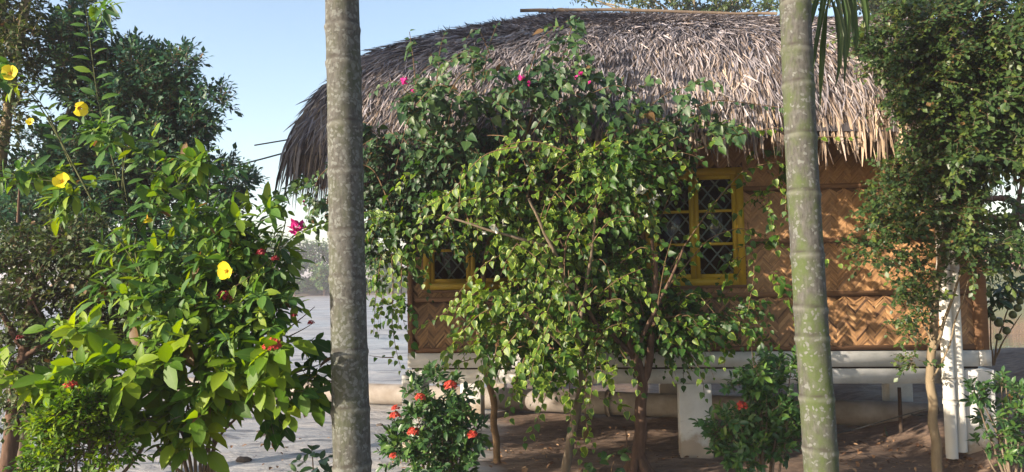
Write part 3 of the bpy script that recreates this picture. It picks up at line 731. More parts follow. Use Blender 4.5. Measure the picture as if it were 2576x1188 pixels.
# ================================================================== PALMS
def palm(name, label, xs, ys, Y, r, ring_px, mat, ztop, fr_az, hanging=None):
    pts = P(np.array(xs), np.array(ys), Y)
    d0 = (pts[-1] - pts[-2]) / (pts[-1] - pts[-2])[2]; base = pts[-1] + d0 * (0 - pts[-1][2]); d1 = (pts[0] - pts[1]) / (pts[0] - pts[1])[2]; top = pts[0] + d1 * (ztop - pts[0][2])
    root = thing(name, base, label, 'palm', 'palms in front of the cottage')
    ctrl = np.vstack([top, pts, base - d0 * -.0])[::-1]
    zc = ctrl[:, 2]; zz = np.arange(0, ztop, .012)
    cur = np.stack([np.interp(zz, zc, ctrl[:, i]) for i in range(3)], 1)
    k = np.ones(41) / 41; pad = 20
    for i in (0, 1):
        cur[:, i] = np.convolve(np.pad(cur[:, i], pad, mode='reflect', reflect_type='odd'), k, 'valid')
    rings = [P(xs[1], y, Y)[2] for y in ring_px]
    lo = min(rings); hi = max(rings)
    rings += list(np.arange(lo - .3, 0.05, -.3)) + list(np.arange(hi + .3, ztop, .28))
    rad = r * (1.12 - .1 * zz / 3.0)
    rad = np.where(zz < .5, rad * (1 + .25 * (1 - zz / .5) ** 2), rad)
    n = 40; th = np.linspace(0, 2 * math.pi, n, endpoint=False)
    rr = np.repeat(rad[:, None], n, 1); ringc = np.zeros_like(rr); palec = np.zeros_like(rr)
    for zr in rings:
        tilt = rng.normal(0, .012); ph = rng.uniform(0, 6.28)
        dz = zz[:, None] - (zr + tilt * np.cos(th + ph)[None])
        rr += r * .055 * np.exp(-(dz / .026) ** 2) * (1 + .3 * np.sin(3 * th + ph)) + r * .03 * np.where(dz < 0, np.exp(dz / .05), 0) - r * .03 * np.exp(-((dz - .016) / .008) ** 2)
        ringc = np.maximum(ringc, .9 * np.exp(-((dz - .016) / .011) ** 2) * (.7 + .3 * np.sin(5 * th + ph)))
        palec = np.maximum(palec, .42 * np.exp(-((dz + .008) / .014) ** 2) * (.6 + .4 * np.sin(3 * th + ph)))
    nz = np.array([[noise.noise((math.cos(a) * 1.2, math.sin(a) * 1.2, z * 2.2 + xs[0])) for a in th] for z in zz[::4]])
    nz = np.repeat(nz, 4, 0)[:len(zz)]; rr *= 1 + .03 * nz
    V = cur[:, None] + np.stack([rr * np.cos(th), rr * np.sin(th), 0 * rr], -1)
    m = len(zz); i = np.arange(m - 1)[:, None] * n; j = np.arange(n)[None]
    q = np.stack([i + j, i + (j + 1) % n, i + n + (j + 1) % n, i + n + j], -1).reshape(-1, 4)
    col = np.zeros((m, n, 4)); col[..., 1] = ringc; col[..., 2] = palec; col[..., 3] = 1
    mb = MB(); mb.addf(V, q, col.reshape(-1, 4)); mb.build('trunk', mat, root, smooth=True)
    tp = cur[-1]
    mb = MB(); sh = np.linspace(0, .55, 8); mb.tube(tp + np.stack([0 * sh, 0 * sh, sh - .02], 1), r * np.array([.95, 1.1, 1.1, 1.0, .85, .7, .55, .4]), 14, (.5, 0, 0, 1)); mb.build('crownshaft', mt['frond'], root, smooth=True)
    def frond(start, az, el, length, droop, nl=26, ll=.5, curve=None):
        mbf = MB(); t = np.linspace(0, 1, 16)
        if curve is None:
            h = np.array([math.sin(az), math.cos(az), 0])
            rc = start + length * (t[:, None] * (h * math.cos(el) + np.array([0, 0, math.sin(el)]))) + np.array([0, 0, -1.0]) * (droop * t ** 2)[:, None]
        else:
            cv = np.asarray(curve); s_ = np.linspace(0, 1, len(cv)); rc = np.stack([np.interp(t, s_, cv[:, i]) for i in range(3)], 1)
            for _ in range(3): rc[1:-1] = (rc[:-2] + 2 * rc[1:-1] + rc[2:]) / 4
        mbf.tube(rc, np.linspace(.018, .004, 16), 5, (.8, .0, 0, 1))
        tl = np.linspace(.22, 1, nl); pos = np.stack([np.interp(tl, t, rc[:, i]) for i in range(3)], 1)
        tg = unit(np.stack([np.interp(tl, t, np.gradient(rc, axis=0)[:, i]) for i in range(3)], 1))
        sd = unit(np.cross(tg, [0.02, -.1, 1])) if curve is None else unit(np.cross(tg, [0, -1, .15]))
        for sg in (-1, 1):
            w = .95 * (1.05 - tl)[:, None]
            d = sd * sg * (.28 + w) + tg * .8 + np.array([0, 0, -.3]) + rnd_unit(nl) * .06
            nr = np.cross(d, tg) * sg + rnd_unit(nl) * .2
            add_leaves(mbf, 'lance', pos, d, nr, ll * (.65 + .5 * np.sin(np.pi * np.clip(tl, 0, .95))) * rng.uniform(.85, 1.1, nl), rng.uniform(.2, .8, nl), .26)
        mbf.build('frond', mt['frond'], root)
    for a in fr_az: frond(tp + [0, 0, .45], a, R(50), 1.7, 1.0)
    if hanging is not None:
        cv = np.array(hanging(tp)); tq = np.linspace(0, 1, 18); s_ = np.linspace(0, 1, len(cv))
        rc = np.stack([np.interp(tq, s_, cv[:, i]) for i in range(3)], 1)
        for _ in range(3): rc[1:-1] = (rc[:-2] + 2 * rc[1:-1] + rc[2:]) / 4
        mbf = MB(); mbf.tube(rc, np.linspace(.02, .004, 18), 6, (.7, 0, 0, 1))
        for k in range(24):
            f_ = k / 23; ii = int(7 + f_ * 10); sg = -1 if k % 2 else 1
            dv = np.array([sg * (.1 + .8 * (1 - f_) + rng.normal(0, .05)), rng.normal(0, .15), -1.0])
            L_ = .88 - .3 * f_ + rng.normal(0, .03)
            add_leaves(mbf, 'lance', rc[ii][None], dv[None], np.array([[.5 * sg, -1, .2]]), L_, np.array([rng.uniform(.1, .7)]), .12)
        mbf.build('frond', mt['frond'], root)
    return root
palm('palm_tree', 'palm with a grey, pale lichen crusted trunk left of the cottage', [861, 868, 872, 877, 881, 886], [0, 300, 600, 800, 1000, 1188], 4.3, .094, [70, 165, 315, 430, 585, 705, 885, 1030], mt['palm_grey'], 6.2, [i * .9 for i in range(7)])
palm('palm_tree', 'palm with a green mossy ringed trunk standing before the bamboo wall', [2000, 2012, 2028, 2040, 2055, 2066], [0, 300, 600, 800, 1000, 1188], 4.6, .089, [15, 128, 215, 345, 487, 640, 775, 850, 1000], mt['palm_green'], 5.4, [i * .9 + .3 for i in range(7)],
     lambda tp: [tp + [0, 0, .3], tp + [.2, -.02, .1], P(2120, -330, 4.65), P(2100, -130, 4.7), P(2082, 22, 4.72)])

# ================================================================== PLANTS
def plant(name, label, cat, base_px, Y, group=None, zb=0.0):
    b = P(base_px[0], base_px[1], Y); b[2] = zb
    return thing(name, b, label, cat, group)

# ---- dark fine leaved tree on the left
dk = plant('broadleaf_tree', 'dark dense fine leaved tree at the left against the sky', 'tree', (70, 1188), 7.7)
Yd = 7.7
DB = [(170, 130, 80, 110), (205, 55, 50, 60), (255, 225, 110, 110), (335, 180, 85, 70), (350, 280, 120, 110), (445, 160, 42, 48), (420, 200, 60, 60), (490, 268, 62, 40), (540, 258, 26, 28), (440, 330, 95, 70),
      (505, 300, 40, 40), (420, 420, 120, 70), (560, 455, 70, 42), (615, 455, 28, 22), (300, 420, 190, 110), (150, 430, 120, 130), (520, 520, 70, 50), (575, 510, 30, 26), (250, 560, 220, 110), (40, 560, 100, 90), (480, 600, 110, 60), (10, 480, 40, 60), (380, 740, 150, 80), (260, 840, 140, 70), (420, 650, 120, 60)]
blobs = [(x, y, rx, ry, Yd, .7, rx * ry / 20.0) for x, y, rx, ry in DB]
leaf, tw = MB(), MB()
p0, d0 = blob_points(blobs)
twigs(leaf, tw, p0, unit(d0 + np.array([0, 0, .55]) + rnd_unit(len(p0)) * .7), rng.uniform(.1, .2, len(p0)), 7, 'tiny', .062, .05, .75, wr=1.15)
leaf.build('foliage', mt['dark_leaf'], dk)
for (pts, r0, r1) in (([(60, 1400), (55, 1188), (70, 800), (130, 500), (180, 250), (200, 60)], .07, .012), ([(70, 800), (220, 620), (350, 420), (430, 200)], .04, .008), ([(130, 560), (330, 480), (560, 460)], .03, .006), ([(160, 400), (300, 320), (500, 280)], .025, .006)):
    limb(tw, [P(x, y, Yd) for x, y in pts] if pts[0][1] < 1300 else [np.r_[P(60, 1188, Yd)[:2], 0]] + [P(x, y, Yd) for x, y in pts[1:]], r0, r1)
tw.build('trunk', mt['bark'], dk)

# ---- tall pale green tree at the left edge, mostly above the frame
tl = plant('broadleaf_tree', 'olive green open crowned tree rising out of the top left corner', 'tree', (-80, 1188), 7.6)
TB = [(30, 50, 60, 90), (15, 170, 50, 80), (60, 110, 35, 60), (-80, 100, 110, 130), (-150, -130, 180, 150), (0, -330, 260, 150), (110, -480, 230, 150), (-150, -520, 220, 180), (-20, -150, 90, 120), (10, 300, 45, 60), (-60, 330, 80, 110),(260,-560,170,120)]
leaf, tw = MB(), MB()
p0, d0 = blob_points([(x, y, rx, ry, 7.4, .8, rx * ry / (38.0 if y > -50 else 17.0)) for x, y, rx, ry in TB])  # unseen crown above the frame thickened to cast shade on the roof
twigs(leaf, tw, p0, unit(d0 + np.array([0, 0, .4]) + rnd_unit(len(p0)) * .8), rng.uniform(.14, .26, len(p0)), 7, 'tiny', .066, .1, .8, wr=1.2)
leaf.build('foliage', mt['olive_leaf'], tl)
limb(tw, [tl.location, P(-60, 900, 7.6), P(-10, 500, 7.6), P(30, 200, 7.6), P(70, 0, 7.5), P(120, -400, 7.5)], .085, .02)
limb(tw, [P(-10, 500, 7.6), P(-90, 200, 7.5), P(-140, -300, 7.5)], .05, .015)
limb(tw, [P(30, 200, 7.6), P(40, 80, 7.5), P(55, 0, 7.4)], .02, .008)
tw.build('trunk', mt['pale_bark'], tl)

# ---- shaded bushy tree at the lower left with a brown trunk
lt = plant('broadleaf_tree', 'bushy small leaved tree with brown trunk in the lower left corner', 'tree', (20, 1188), 6.0)
LB = [(70, 640, 110, 60), (180, 610, 80, 50), (60, 720, 90, 60), (210, 700, 90, 60), (290, 660, 60, 40), (20, 820, 60, 70), (130, 790, 80, 50), (300, 780, 110, 60), (400, 820, 90, 60), (60, 890, 90, 50), (20, 960, 50, 60), (330, 700, 100, 50), (220, 860, 110, 50), (90, 960, 60, 50), (450, 760, 90, 60),(30,1040,60,30)]
leaf, tw = MB(), MB()
p0, d0 = blob_points([(x, y, rx, ry, 6.1, .35, rx * ry / 32.0) for x, y, rx, ry in LB])
twigs(leaf, tw, p0, unit(d0 + np.array([0, -.2, .4]) + rnd_unit(len(p0)) * .8), rng.uniform(.1, .18, len(p0)), 7, 'tiny', .05, .1, .8, wr=1.35)
leaf.build('foliage', mt['olive_leaf'], lt)
limb(tw, [lt.location, P(15, 1188, 6.0), P(35, 1000, 6.0), P(60, 880, 6.0), P(75, 780, 6.0), P(120, 650, 6.0), P(150, 590, 6.0)], .075, .018, 10, .02)
limb(tw, [P(60, 900, 6.0), P(130, 850, 5.95), P(200, 780, 5.9), P(300, 725, 5.9)], .022, .007)
limb(tw, [P(128, 850, 5.95), P(90, 770, 5.9), P(65, 720, 5.9)], .014, .006)
limb(tw, [P(60, 880, 6.0), P(10, 800, 6.0), P(-30, 730, 6.0)], .03, .01)
limb(tw, [P(45, 560, 6.1), P(48, 500, 6.1), P(50, 440, 6.1)], .012, .006)
tw.build('trunk', mt['brown_bark'], lt)

# ---- allamanda with yellow trumpets
al = plant('allamanda_shrub', 'scrambling shrub with whorled leaves and yellow trumpet flowers at the left', 'shrub', (430, 1188), 4.7)
AB = [(500, 650, 140, 45), (420, 710, 110, 55), (600, 690, 100, 60), (660, 640, 70, 45), (560, 770, 120, 55), (480, 840, 120, 45), (660, 770, 60, 50), (330, 640, 60, 30), (680, 690, 35, 30), (620, 830, 90, 40), (380, 780, 80, 40), (540, 600, 80, 25)]
SB = [(115, 445, 70, 26), (440, 480, 80, 50), (530, 430, 55, 34), (70, 200, 70, 18), (310, 335, 70, 24), (400, 565, 100, 28), (550, 570, 80, 22), (20, 455, 30, 25), (240, 500, 60, 30), (190, 490, 50, 20), (380, 400, 40, 20), (640, 540, 50, 20), (210, 5, 22, 12),(240,30,30,16)]
leaf, tw = MB(), MB()
p0, d0 = blob_points([(x, y, rx, ry, 4.55, .28, rx * ry / 140.0) for x, y, rx, ry in AB] + [(x, y, rx, ry, 4.5, .12, rx * ry / 200.0 + 1) for x, y, rx, ry in SB])
twigs(leaf, tw, p0, unit(d0 * np.array([.8, .8, .3]) + np.array([0, -.2, .35]) + rnd_unit(len(p0)) * .45), rng.uniform(.09, .18, len(p0)), 7, 'lance', .098, .2, 1.0, wr=1.1, t0=.35, up=.9)
for pts in ([(330, 560), (300, 400), (330, 320)], [(300, 470), (245, 250), (215, 10)], [(180, 420), (110, 260), (40, 195)], [(520, 600), (520, 480), (540, 400), (515, 375)], [(560, 620), (640, 560), (720, 530)]):
    cane(leaf, tw, [P(x, y, 4.5) for x, y in pts], 'lance', .1, .035, .005, .5, 1.1, hang=.1)
leaf.build('foliage', mt['allamanda_leaf'], al)
b = np.array(al.location)
for pts in ([(450, 1000), (480, 850), (500, 660), (540, 560), (600, 480)], [(440, 1000), (400, 800), (330, 640), (200, 480), (120, 440), (20, 470)], [(470, 1000), (560, 800), (650, 650), (720, 560)], [(400, 800), (320, 600), (380, 540), (440, 470), (520, 400)], [(240, 520), (140, 330), (60, 205), (10, 190)], [(330, 640), (300, 460), (330, 330)]):
    q = [P(x, y, 4.5) for x, y in pts]
    if pts[0][1] == 1000: q = [b] + q
    limb(tw, q, .007, .002, 6)
limb(tw, [P(655, 720, 4.4), P(690, 640, 4.4), P(715, 600, 4.4), P(720, 545, 4.4)], .006, .003, 5)
tw.build('stem', mt['green_twig'], al)
for (x, y, r, ax) in ((26, 186, .062, (.2, -1, .1)), (198, 272, .058, (.9, -.5, -.5)), (158, 457, .062, (.1, -1, .2)), (372, 550, .038, (.3, -.3, -.9)), (572, 683, .068, (-.4, -.9, .1)), (78, 308, .03, (0, -1, .3))):
    trumpet(al, P(x, y, 4.3 if x < 400 else 4.0), r * .7, ax, mt['yellow_petal'])

# ---- tall ixora with large leaves
tx = plant('ixora_shrub', 'tall ixora with large glossy lime green leaves left of the grey palm', 'shrub', (515, 1188), 4.45)
IB = [(150, 885, 110, 45), (230, 955, 130, 45), (330, 930, 110, 40), (480, 960, 120, 50), (600, 910, 110, 45), (665, 880, 70, 35), (560, 1020, 110, 40), (430, 1050, 80, 50), (690, 950, 70, 45), (30, 950, 45, 60), (640, 1000, 60, 50), (250, 1010, 80, 30), (520, 900, 90, 40), (130, 960, 70, 40), (470, 1110, 60, 40), (380, 985, 80, 40),(420, 880, 80, 40)]
leaf, tw = MB(), MB()
p0, d0 = blob_points([(x, y, rx, ry, 4.4, .3, rx * ry / 270.0) for x, y, rx, ry in IB])
twigs(leaf, tw, p0, unit(d0 * np.array([.9, .8, .3]) + np.array([0, -.3, .25]) + rnd_unit(len(p0)) * .4), rng.uniform(.1, .18, len(p0)), 6, 'broad', .125, .25, 1.0, wr=1.0, t0=.3, opposite=True, tone=np.clip(rng.normal(.62, .2, len(p0)), 0, 1))
p0, d0 = blob_points([(x, y, rx, ry, 4.5, .2, rx * ry / 420.0 + 1) for x, y, rx, ry in ((770, 945, 55, 30), (700, 830, 50, 50), (730, 790, 45, 25), (790, 985, 40, 25), (760, 860, 45, 20), (660, 1010, 40, 40), (560, 1070, 60, 30))])
twigs(leaf, tw, p0, unit(d0 + np.array([.3, 0, -.2])), rng.uniform(.1, .18, len(p0)), 6, 'broad', .105, .3, 1.0, wr=1.0, t0=.2, opposite=True, tone=np.full(len(p0), .05))
leaf.build('foliage', mt['big_leaf'], tx)
b = np.array(tx.location)
for i, (x1, y1) in enumerate(((150, 900), (300, 940), (430, 900), (560, 880), (660, 880), (790, 950), (500, 960), (600, 1000), (690, 730))):
    off = rng.uniform(-.05, .05, 3) * [1, 1, 0]
    limb(tw, [b + off, P(505 + 8 * i - 30, 1188, 4.45 + off[1]), P(500 + (x1 - 500) * .18, 1080, 4.45), P(x1 * .55 + 225, (y1 + 1050) / 2, 4.4), P(x1, y1, 4.4)], .017, .004, 6, .012)
cane(leaf, tw, [P(690, 960, 4.5), P(740, 935, 4.5), P(800, 925, 4.5), P(832, 905, 4.5)], 'broad', .1, 9, .006)
for pts in ([(690, 850), (715, 815), (740, 798)], [(720, 850), (765, 828), (785, 815)], [(720, 830), (760, 800), (792, 772)]): limb(tw, [P(x, y, 4.45) for x, y in pts], .004, .002, 5)
limb(tw, [P(362, 1040, 4.3), P(378, 1090, 4.3), P(370, 1130, 4.3), P(320, 1165, 4.3), P(300, 1200, 4.3)], .012, .01, 6, .01)
limb(tw, [P(395, 1120, 4.3), P(420, 1165, 4.3), P(460, 1190, 4.3)], .008, .008, 6)
tw.build('stem', mt['bark'], tx)
ixora_head(tx, P(685, 876, 3.98), .046, mt['red_petal'], 70); ixora_head(tx, P(178, 975, 3.98), .035, mt['red_petal'], 30)
for (x, y, r) in ((565, 752, .042), (658, 640, .03), (692, 655, .024), (741, 796, .018), (783, 815, .02), (50, 852, .02), (440,1075,.02)): ixora_head(tx, P(x, y, 4.3), r, mt['dark_red_petal'], 34)
mb = MB(); add_leaves(mb, 'broad', np.array([P(765, 1010, 4.3), P(768, 1012, 4.3)]), np.array([[.1, 0, -1], [-.15, 0, -1.0]]), np.array([[.5, -1, 0], [-.6, -1, 0]]), .09, np.array([.6, .8]), .6)
mb.build('withered_leaf', mt['dry_leaf'], tx)

# ---- clipped small leaf bushes
def ixora_bush(label, base, Y, BB, heads, leafsize=.055, dens=70.0, mat='shiny_leaf', k=8, dep=.35):
    root = plant('ixora_bush', label, 'bush', base, Y, 'low ixora bushes')
    leaf, tw = MB(), MB()
    p0, d0 = blob_points([(x, y, rx, ry, Y, dep, rx * ry / dens) for x, y, rx, ry in BB])
    n = len(p0)
    twigs(leaf, tw, p0, unit(d0 * .8 + np.array([0, -.25, .6]) + rnd_unit(n) * .4), rng.uniform(.08, .14, n), k, 'small', leafsize, .02, .8, wr=1.0, t0=.35, opposite=True)
    leaf.build('foliage', mt[mat], root)
    b = np.array(root.location)
    for (x, y, rx, ry) in BB:
        limb(tw, [b + rng.uniform(-.012, .012, 3) * [1, 1, 0], (b + P(x, y, Y)) / 2 + rng.uniform(-.05, .05, 3), P(x, y - ry * .4, Y)], .014, .004, 6, .02)
    tw.build('stem', mt['bark'], root)
    for (x, y, r) in heads: ixora_head(root, P(x, y, Y - dep * .85), r, mt['red_petal'], 44)
    return root
ixora_bush('low bush with several red flower heads just right of the grey palm', (1110, 1240), 6.7,
    [(1110, 1050, 70, 60), (1050, 1060, 50, 60), (1170, 1060, 50, 50), (1040, 1120, 55, 60), (1120, 1120, 80, 60), (1180, 1120, 45, 50), (1060, 1180, 60, 40), (1130, 1180, 80, 40), (1090, 1000, 40, 40), (1140, 995, 40, 30), (1060, 1010, 30, 25),(1025,1160,35,40),(1195,1075,25,30)],
    [(1133, 974, .055), (1057, 1003, .045), (995, 1030, .035), (994, 1050, .045), (1040, 1090, .05), (1188, 1097, .045), (990, 1150, .035)], .072, 80)
ixora_bush('low bush with one red flower head left of the mossy palm', (1920, 1240), 6.7,
    [(1900, 1010, 70, 50), (1960, 990, 60, 60), (1860, 1080, 60, 50), (1930, 1070, 80, 60), (1985, 1060, 40, 70), (1880, 1150, 70, 50), (1960, 1150, 70, 50), (1990, 950, 30, 40), (1930, 940, 30, 40), (1840, 1060, 40, 40), (1890, 890, 25, 40), (1910, 930, 40, 40)],
    [(1866, 1026, .05)], .068, 75)
ixora_bush('rounded small leaved bush without flowers at the bottom left', (180, 1300), 4.05,
    [(150, 1080, 70, 55), (220, 1070, 70, 55), (130, 1150, 60, 50), (210, 1150, 90, 50), (270, 1130, 50, 50), (180, 1030, 60, 35), (240, 1020, 45, 25), (100, 1190, 40, 30)], [], .036, 38, 'big_leaf', 10, .16)
ixora_bush('straggly leafy bush beside the white corner pillar', (2540, 1200), 7.2,
    [(2450, 985, 22, 30), (2470, 1010, 18, 25), (2520, 990, 30, 45), (2540, 1050, 35, 50), (2490, 1050, 25, 20), (2500, 1100, 40, 20), (2570, 1100, 40, 60), (2470, 1130, 25, 12), (2565, 1010, 25, 40), (2520, 1130, 50, 20), (2530, 960, 12, 20), (2570, 1170, 30, 30)], [], .07, 85)

# small dark plant near the ground beside the grey palm
sp = plant('seedling', 'small dark leafy plant on the mud just left of the grey palm', 'plant', (790, 1225), 7.3)
leaf, tw = MB(), MB()
p0 = P(np.array([785, 770, 800, 790, 760, 815]), np.array([1150, 1165, 1160, 1180, 1185, 1180]), 7.25 + np.linspace(-.08, .08, 6))
twigs(leaf, tw, p0, unit(np.array([[0, -.2, .8], [-.7, 0, .4], [.7, 0, .4], [.2, -.6, .3], [-.6, -.2, .1], [.5, -.4, .2]])), .09, 5, 'broad', .13, .2, 1.1, tone=np.full(6, .15), wr=1.1)
leaf.build('foliage', mt['shiny_leaf'], sp); limb(tw, [sp.location, P(788, 1170, 7.25), P(786, 1150, 7.25)], .01, .005, 6); tw.build('stem', mt['twig'], sp)
sp = plant('seedling', 'small light green seedling between the two bougainvillea trunks', 'plant', (1540, 1225), 7.3)
leaf, tw = MB(), MB()
p0 = P(np.array([1530, 1560, 1548, 1500]), np.array([1165, 1150, 1185, 1180]), np.full(4, 7.2))
twigs(leaf, tw, p0, unit(np.array([[-.3, -.2, .8], [.4, 0, .7], [.3, -.5, .2], [-.6, -.2, .4]])), .07, 5, 'heart', .085, .2, 1.0, tone=np.full(4, .7))
leaf.build('foliage', mt['vine_leaf'], sp); limb(tw, [sp.location, P(1535, 1180, 7.25), P(1545, 1160, 7.2)], .006, .003, 6); tw.build('stem', mt['twig'], sp)

# ================================================================== BOUGAINVILLEAS
def sprays(leaf, tw, BB, Y, n, kind, size, tone, dep=.3):
    A = np.array([b[2] * b[3] for b in BB], float); ids = rng.choice(len(BB), n, p=A / A.sum())
    for i in ids:
        x, y, rx, ry = BB[i][:4]; th = rng.uniform(0, 6.283); o = np.array([math.cos(th), math.sin(th)])
        L_ = rng.uniform(60, 170); Yc = Y + rng.uniform(-dep, dep)
        a = np.array([x + o[0] * rx * .5, y + o[1] * ry * .5]); up = rng.uniform(10, 60)
        b_ = a + o * L_ * .5 + [0, -up]; c = a + o * L_ + [0, rng.uniform(-20, 90) - up * .4]
        cane(leaf, tw, [P(*a, Yc), P(*b_, Yc - .1), P(*c, Yc - .15)], kind, size * rng.uniform(.75, 1.1), rng.uniform(.045, .075), .005, float(np.clip(rng.normal(tone, .2), 0, 1)), hang=rng.uniform(.2, .7))
def fol(root, mat, BB, Y, dep, dens, size, kind='heart', k=7, ln=(.18, .36), droop=.5, tones=.5, tw=None, wr=1.0, up=.55):
    leaf = MB()
    p0, d0 = blob_points([(x, y, rx, ry, (b[0] if b else Y), dep, rx * ry / dens) for x, y, rx, ry, *b in BB])
    n = len(p0)
    twigs(leaf, tw, p0, unit(d0 * np.array([1, 1, .7]) + np.array([0, -.35, .15]) + rnd_unit(n) * .5), rng.uniform(*ln, n), k, kind, size, droop, .85, wr=wr, up=up, toward=.5, tw=.0035, tone=np.clip(rng.normal(tones, .2, n), 0, 1))
    return leaf
# the climber on the eave
ca = plant('bougainvillea', 'dark green climber with pink flowers sprawling over the left eave of the thatch', 'climber', (1250, 1150), 8.5)
tw = MB()
CB = [(1000, 290, 75, 40), (1090, 250, 100, 50), (1200, 230, 110, 50), (1300, 205, 100, 50), (1405, 160, 50, 55), (1450, 230, 80, 50), (950, 330, 40, 50), (1180, 330, 100, 50), (1330, 280, 110, 50), (1510, 250, 70, 50), (1430, 90, 26, 50), (1250, 150, 60, 20)]
leaf = fol(ca, None, CB, 7.55, .22, 240, .1, tw=tw, tones=.55)
CB2 = [(1050, 380, 120, 60), (1000, 450, 80, 60), (950, 520, 40, 60), (1120, 460, 120, 70), (1200, 410, 110, 50), (1050, 540, 110, 60), (960, 600, 40, 50)]
l2 = fol(ca, None, CB2, 7.9, .3, 60, .066, tw=tw, tones=.2, k=8)  # low leaf tone paints the shaded depth of the climber
for a_, b_, c_ in zip(l2.v, [None] * len(l2.v), l2.c): pass
leaf.f += [f + leaf.n for f in l2.f]; leaf.v += l2.v; leaf.c += l2.c; leaf.n += l2.n
RB = [(1600, 245, 80, 30), (1690, 215, 55, 30), (1740, 250, 40, 25), (1640, 300, 90, 40), (1560, 320, 90, 40), (1760, 330, 60, 30), (1420, 60, 14, 18), (1050, 100, 18, 14), (1075, 130, 16, 10)]
l2 = fol(ca, None, RB, 7.35, .2, 330, .09, tw=tw, tones=.6)
leaf.f += [f + leaf.n for f in l2.f]; leaf.v += l2.v; leaf.c += l2.c; leaf.n += l2.n
# shoots hanging left of the grey palm
LBB = [(795, 450, 28, 45), (785, 520, 35, 35), (805, 400, 18, 30), (770, 540, 25, 16)]
l2 = fol(ca, None, LBB, 7.7, .12, 190, .085, tw=tw, tones=.75)
leaf.f += [f + leaf.n for f in l2.f]; leaf.v += l2.v; leaf.c += l2.c; leaf.n += l2.n
for pts in ([(1000, 560), (940, 420), (860, 400), (800, 440), (770, 560)], [(1180, 560), (1120, 380), (1050, 270), (1040, 150), (1030, 80)], [(1300, 600), (1350, 400), (1400, 200), (1440, 60)], [(1400, 500), (1560, 330), (1680, 230), (1760, 210)], [(1450, 400), (1640, 310), (1800, 250), (1960, 270)], [(1300, 500), (1250, 330), (1180, 200)]):
    cane(leaf, tw, [P(x, y, 7.55) for x, y in pts], 'heart', .08, .075, .009, .55)
sprays(leaf, tw, CB, 7.45, 30, 'heart', .09, .5); sprays(leaf, tw, CB2, 7.6, 14, 'heart', .07, .3)
leaf.build('foliage', mt['vine_leaf'], ca)
bb = np.array(ca.location)
limb(tw, [bb, P(1240, 1000, 8.35), P(1200, 800, 8.2), P(1230, 600, 8.0), P(1300, 400, 7.8), P(1350, 260, 7.6)], .04, .012, 8, .03)
limb(tw, [P(1230, 600, 8.0), P(1100, 450, 7.8), P(1000, 330, 7.6)], .02, .008)
tw.build('stem', mt['twig'], ca)
for (x, y, r, n) in ((1018, 205, .05, 6), (1038, 225, .03, 3), (1312, 198, .04, 4), (1328, 210, .028, 3), (1462, 185, .038, 4), (1480, 210, .028, 2), (1448, 195, .024, 2)): bract_cluster(ca, P(x, y, 6.95), r, mt['pink_petal'], n)
for (x, y, r, n) in ((745, 572, .1, 9), (762, 515, .05, 4)): bract_cluster(ca, P(x, y, 7.6), r, mt['pink_petal'], n)
bract_cluster(ca, P(795, 512, 7.6), .05, mt['white_petal'], 4)

# trunk one: gnarled, right of middle
c1 = plant('bougainvillea', 'variegated bougainvillea on a dark gnarled trunk, shading the right window', 'shrub', (1605, 1195), 7.9)
tw = MB()
B1 = [(1560, 420, 120, 70), (1660, 380, 110, 60), (1480, 400, 100, 70), (1530, 560, 70, 90), (1520, 680, 90, 90), (1640, 800, 110, 80), (1540, 830, 80, 40), (1720, 820, 90, 60), (1470, 560, 90, 100), (1790, 780, 90, 30)]
B1s = [(1740, 350, 90, 50), (1800, 470, 60, 40), (1920, 450, 50, 60), (1930, 540, 45, 60), (1890, 640, 60, 40), (1950, 620, 35, 40), (1650, 480, 60, 60), (1660, 590, 70, 50), (1860, 790, 90, 50), (1900, 850, 40, 30), (1950, 470, 30, 60), (1960, 740, 40, 40)]
leaf = fol(c1, None, [(x, y, rx, ry, 7.3 if y < 430 else 7.75) for x, y, rx, ry in B1], 7.35, .3, 180, .074, tw=tw, tones=.4)
l2 = fol(c1, None, [(x, y, rx * .95, ry * .95) for x, y, rx, ry in B1], 8.1, .2, 115, .062, tw=tw, tones=.12, k=8)  # inner layer added in a darker tone, painting the shaded interior
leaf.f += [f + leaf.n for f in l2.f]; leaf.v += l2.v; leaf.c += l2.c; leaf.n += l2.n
l2 = fol(c1, None, [(x, y, rx, ry, 7.5 if y < 400 else 7.9) for x, y, rx, ry in B1s], 7.2, .15, 1000, .085, tw=tw, tones=.55)
leaf.f += [f + leaf.n for f in l2.f]; leaf.v += l2.v; leaf.c += l2.c; leaf.n += l2.n
l2 = fol(c1, None, [(1930, 460, 55, 70), (1900, 600, 50, 70), (1960, 420, 25, 50), (1850, 770, 90, 40), (1940, 640, 40, 40)], 7.85, .12, 650, .085, tw=tw, tones=.55)
leaf.f += [f + leaf.n for f in l2.f]; leaf.v += l2.v; leaf.c += l2.c; leaf.n += l2.n
for pts in ([(1640, 760), (1720, 620), (1790, 520), (1870, 425), (1960, 405), (2030, 440)], [(1640, 740), (1640, 600), (1690, 480), (1740, 380), (1760, 290)], [(1650, 760), (1780, 600), (1860, 570), (1950, 600)], [(1600, 560), (1500, 450), (1480, 380), (1440, 350)], [(1660, 800), (1780, 790), (1860, 830), (1920, 820)],
            [(1620, 800), (1580, 600), (1560, 400), (1540, 320)], [(1750, 380), (1840, 340), (1960, 320)], [(1690, 860), (1750, 900), (1770, 960), (1772, 1000)], [(1880, 560), (1900, 680), (1880, 790)], [(1560, 420), (1640, 330), (1730, 290), (1800, 320)], [(1930, 430), (1980, 480), (1975, 560)], [(2040, 345), (2090, 345), (2150, 345)], [(2050, 640), (2080, 655), (2110, 660)]):
    cane(leaf, tw, [P(x, y, 7.4 if y < 420 else 7.75) for x, y in pts], 'heart', .088, .06, .008, .6)
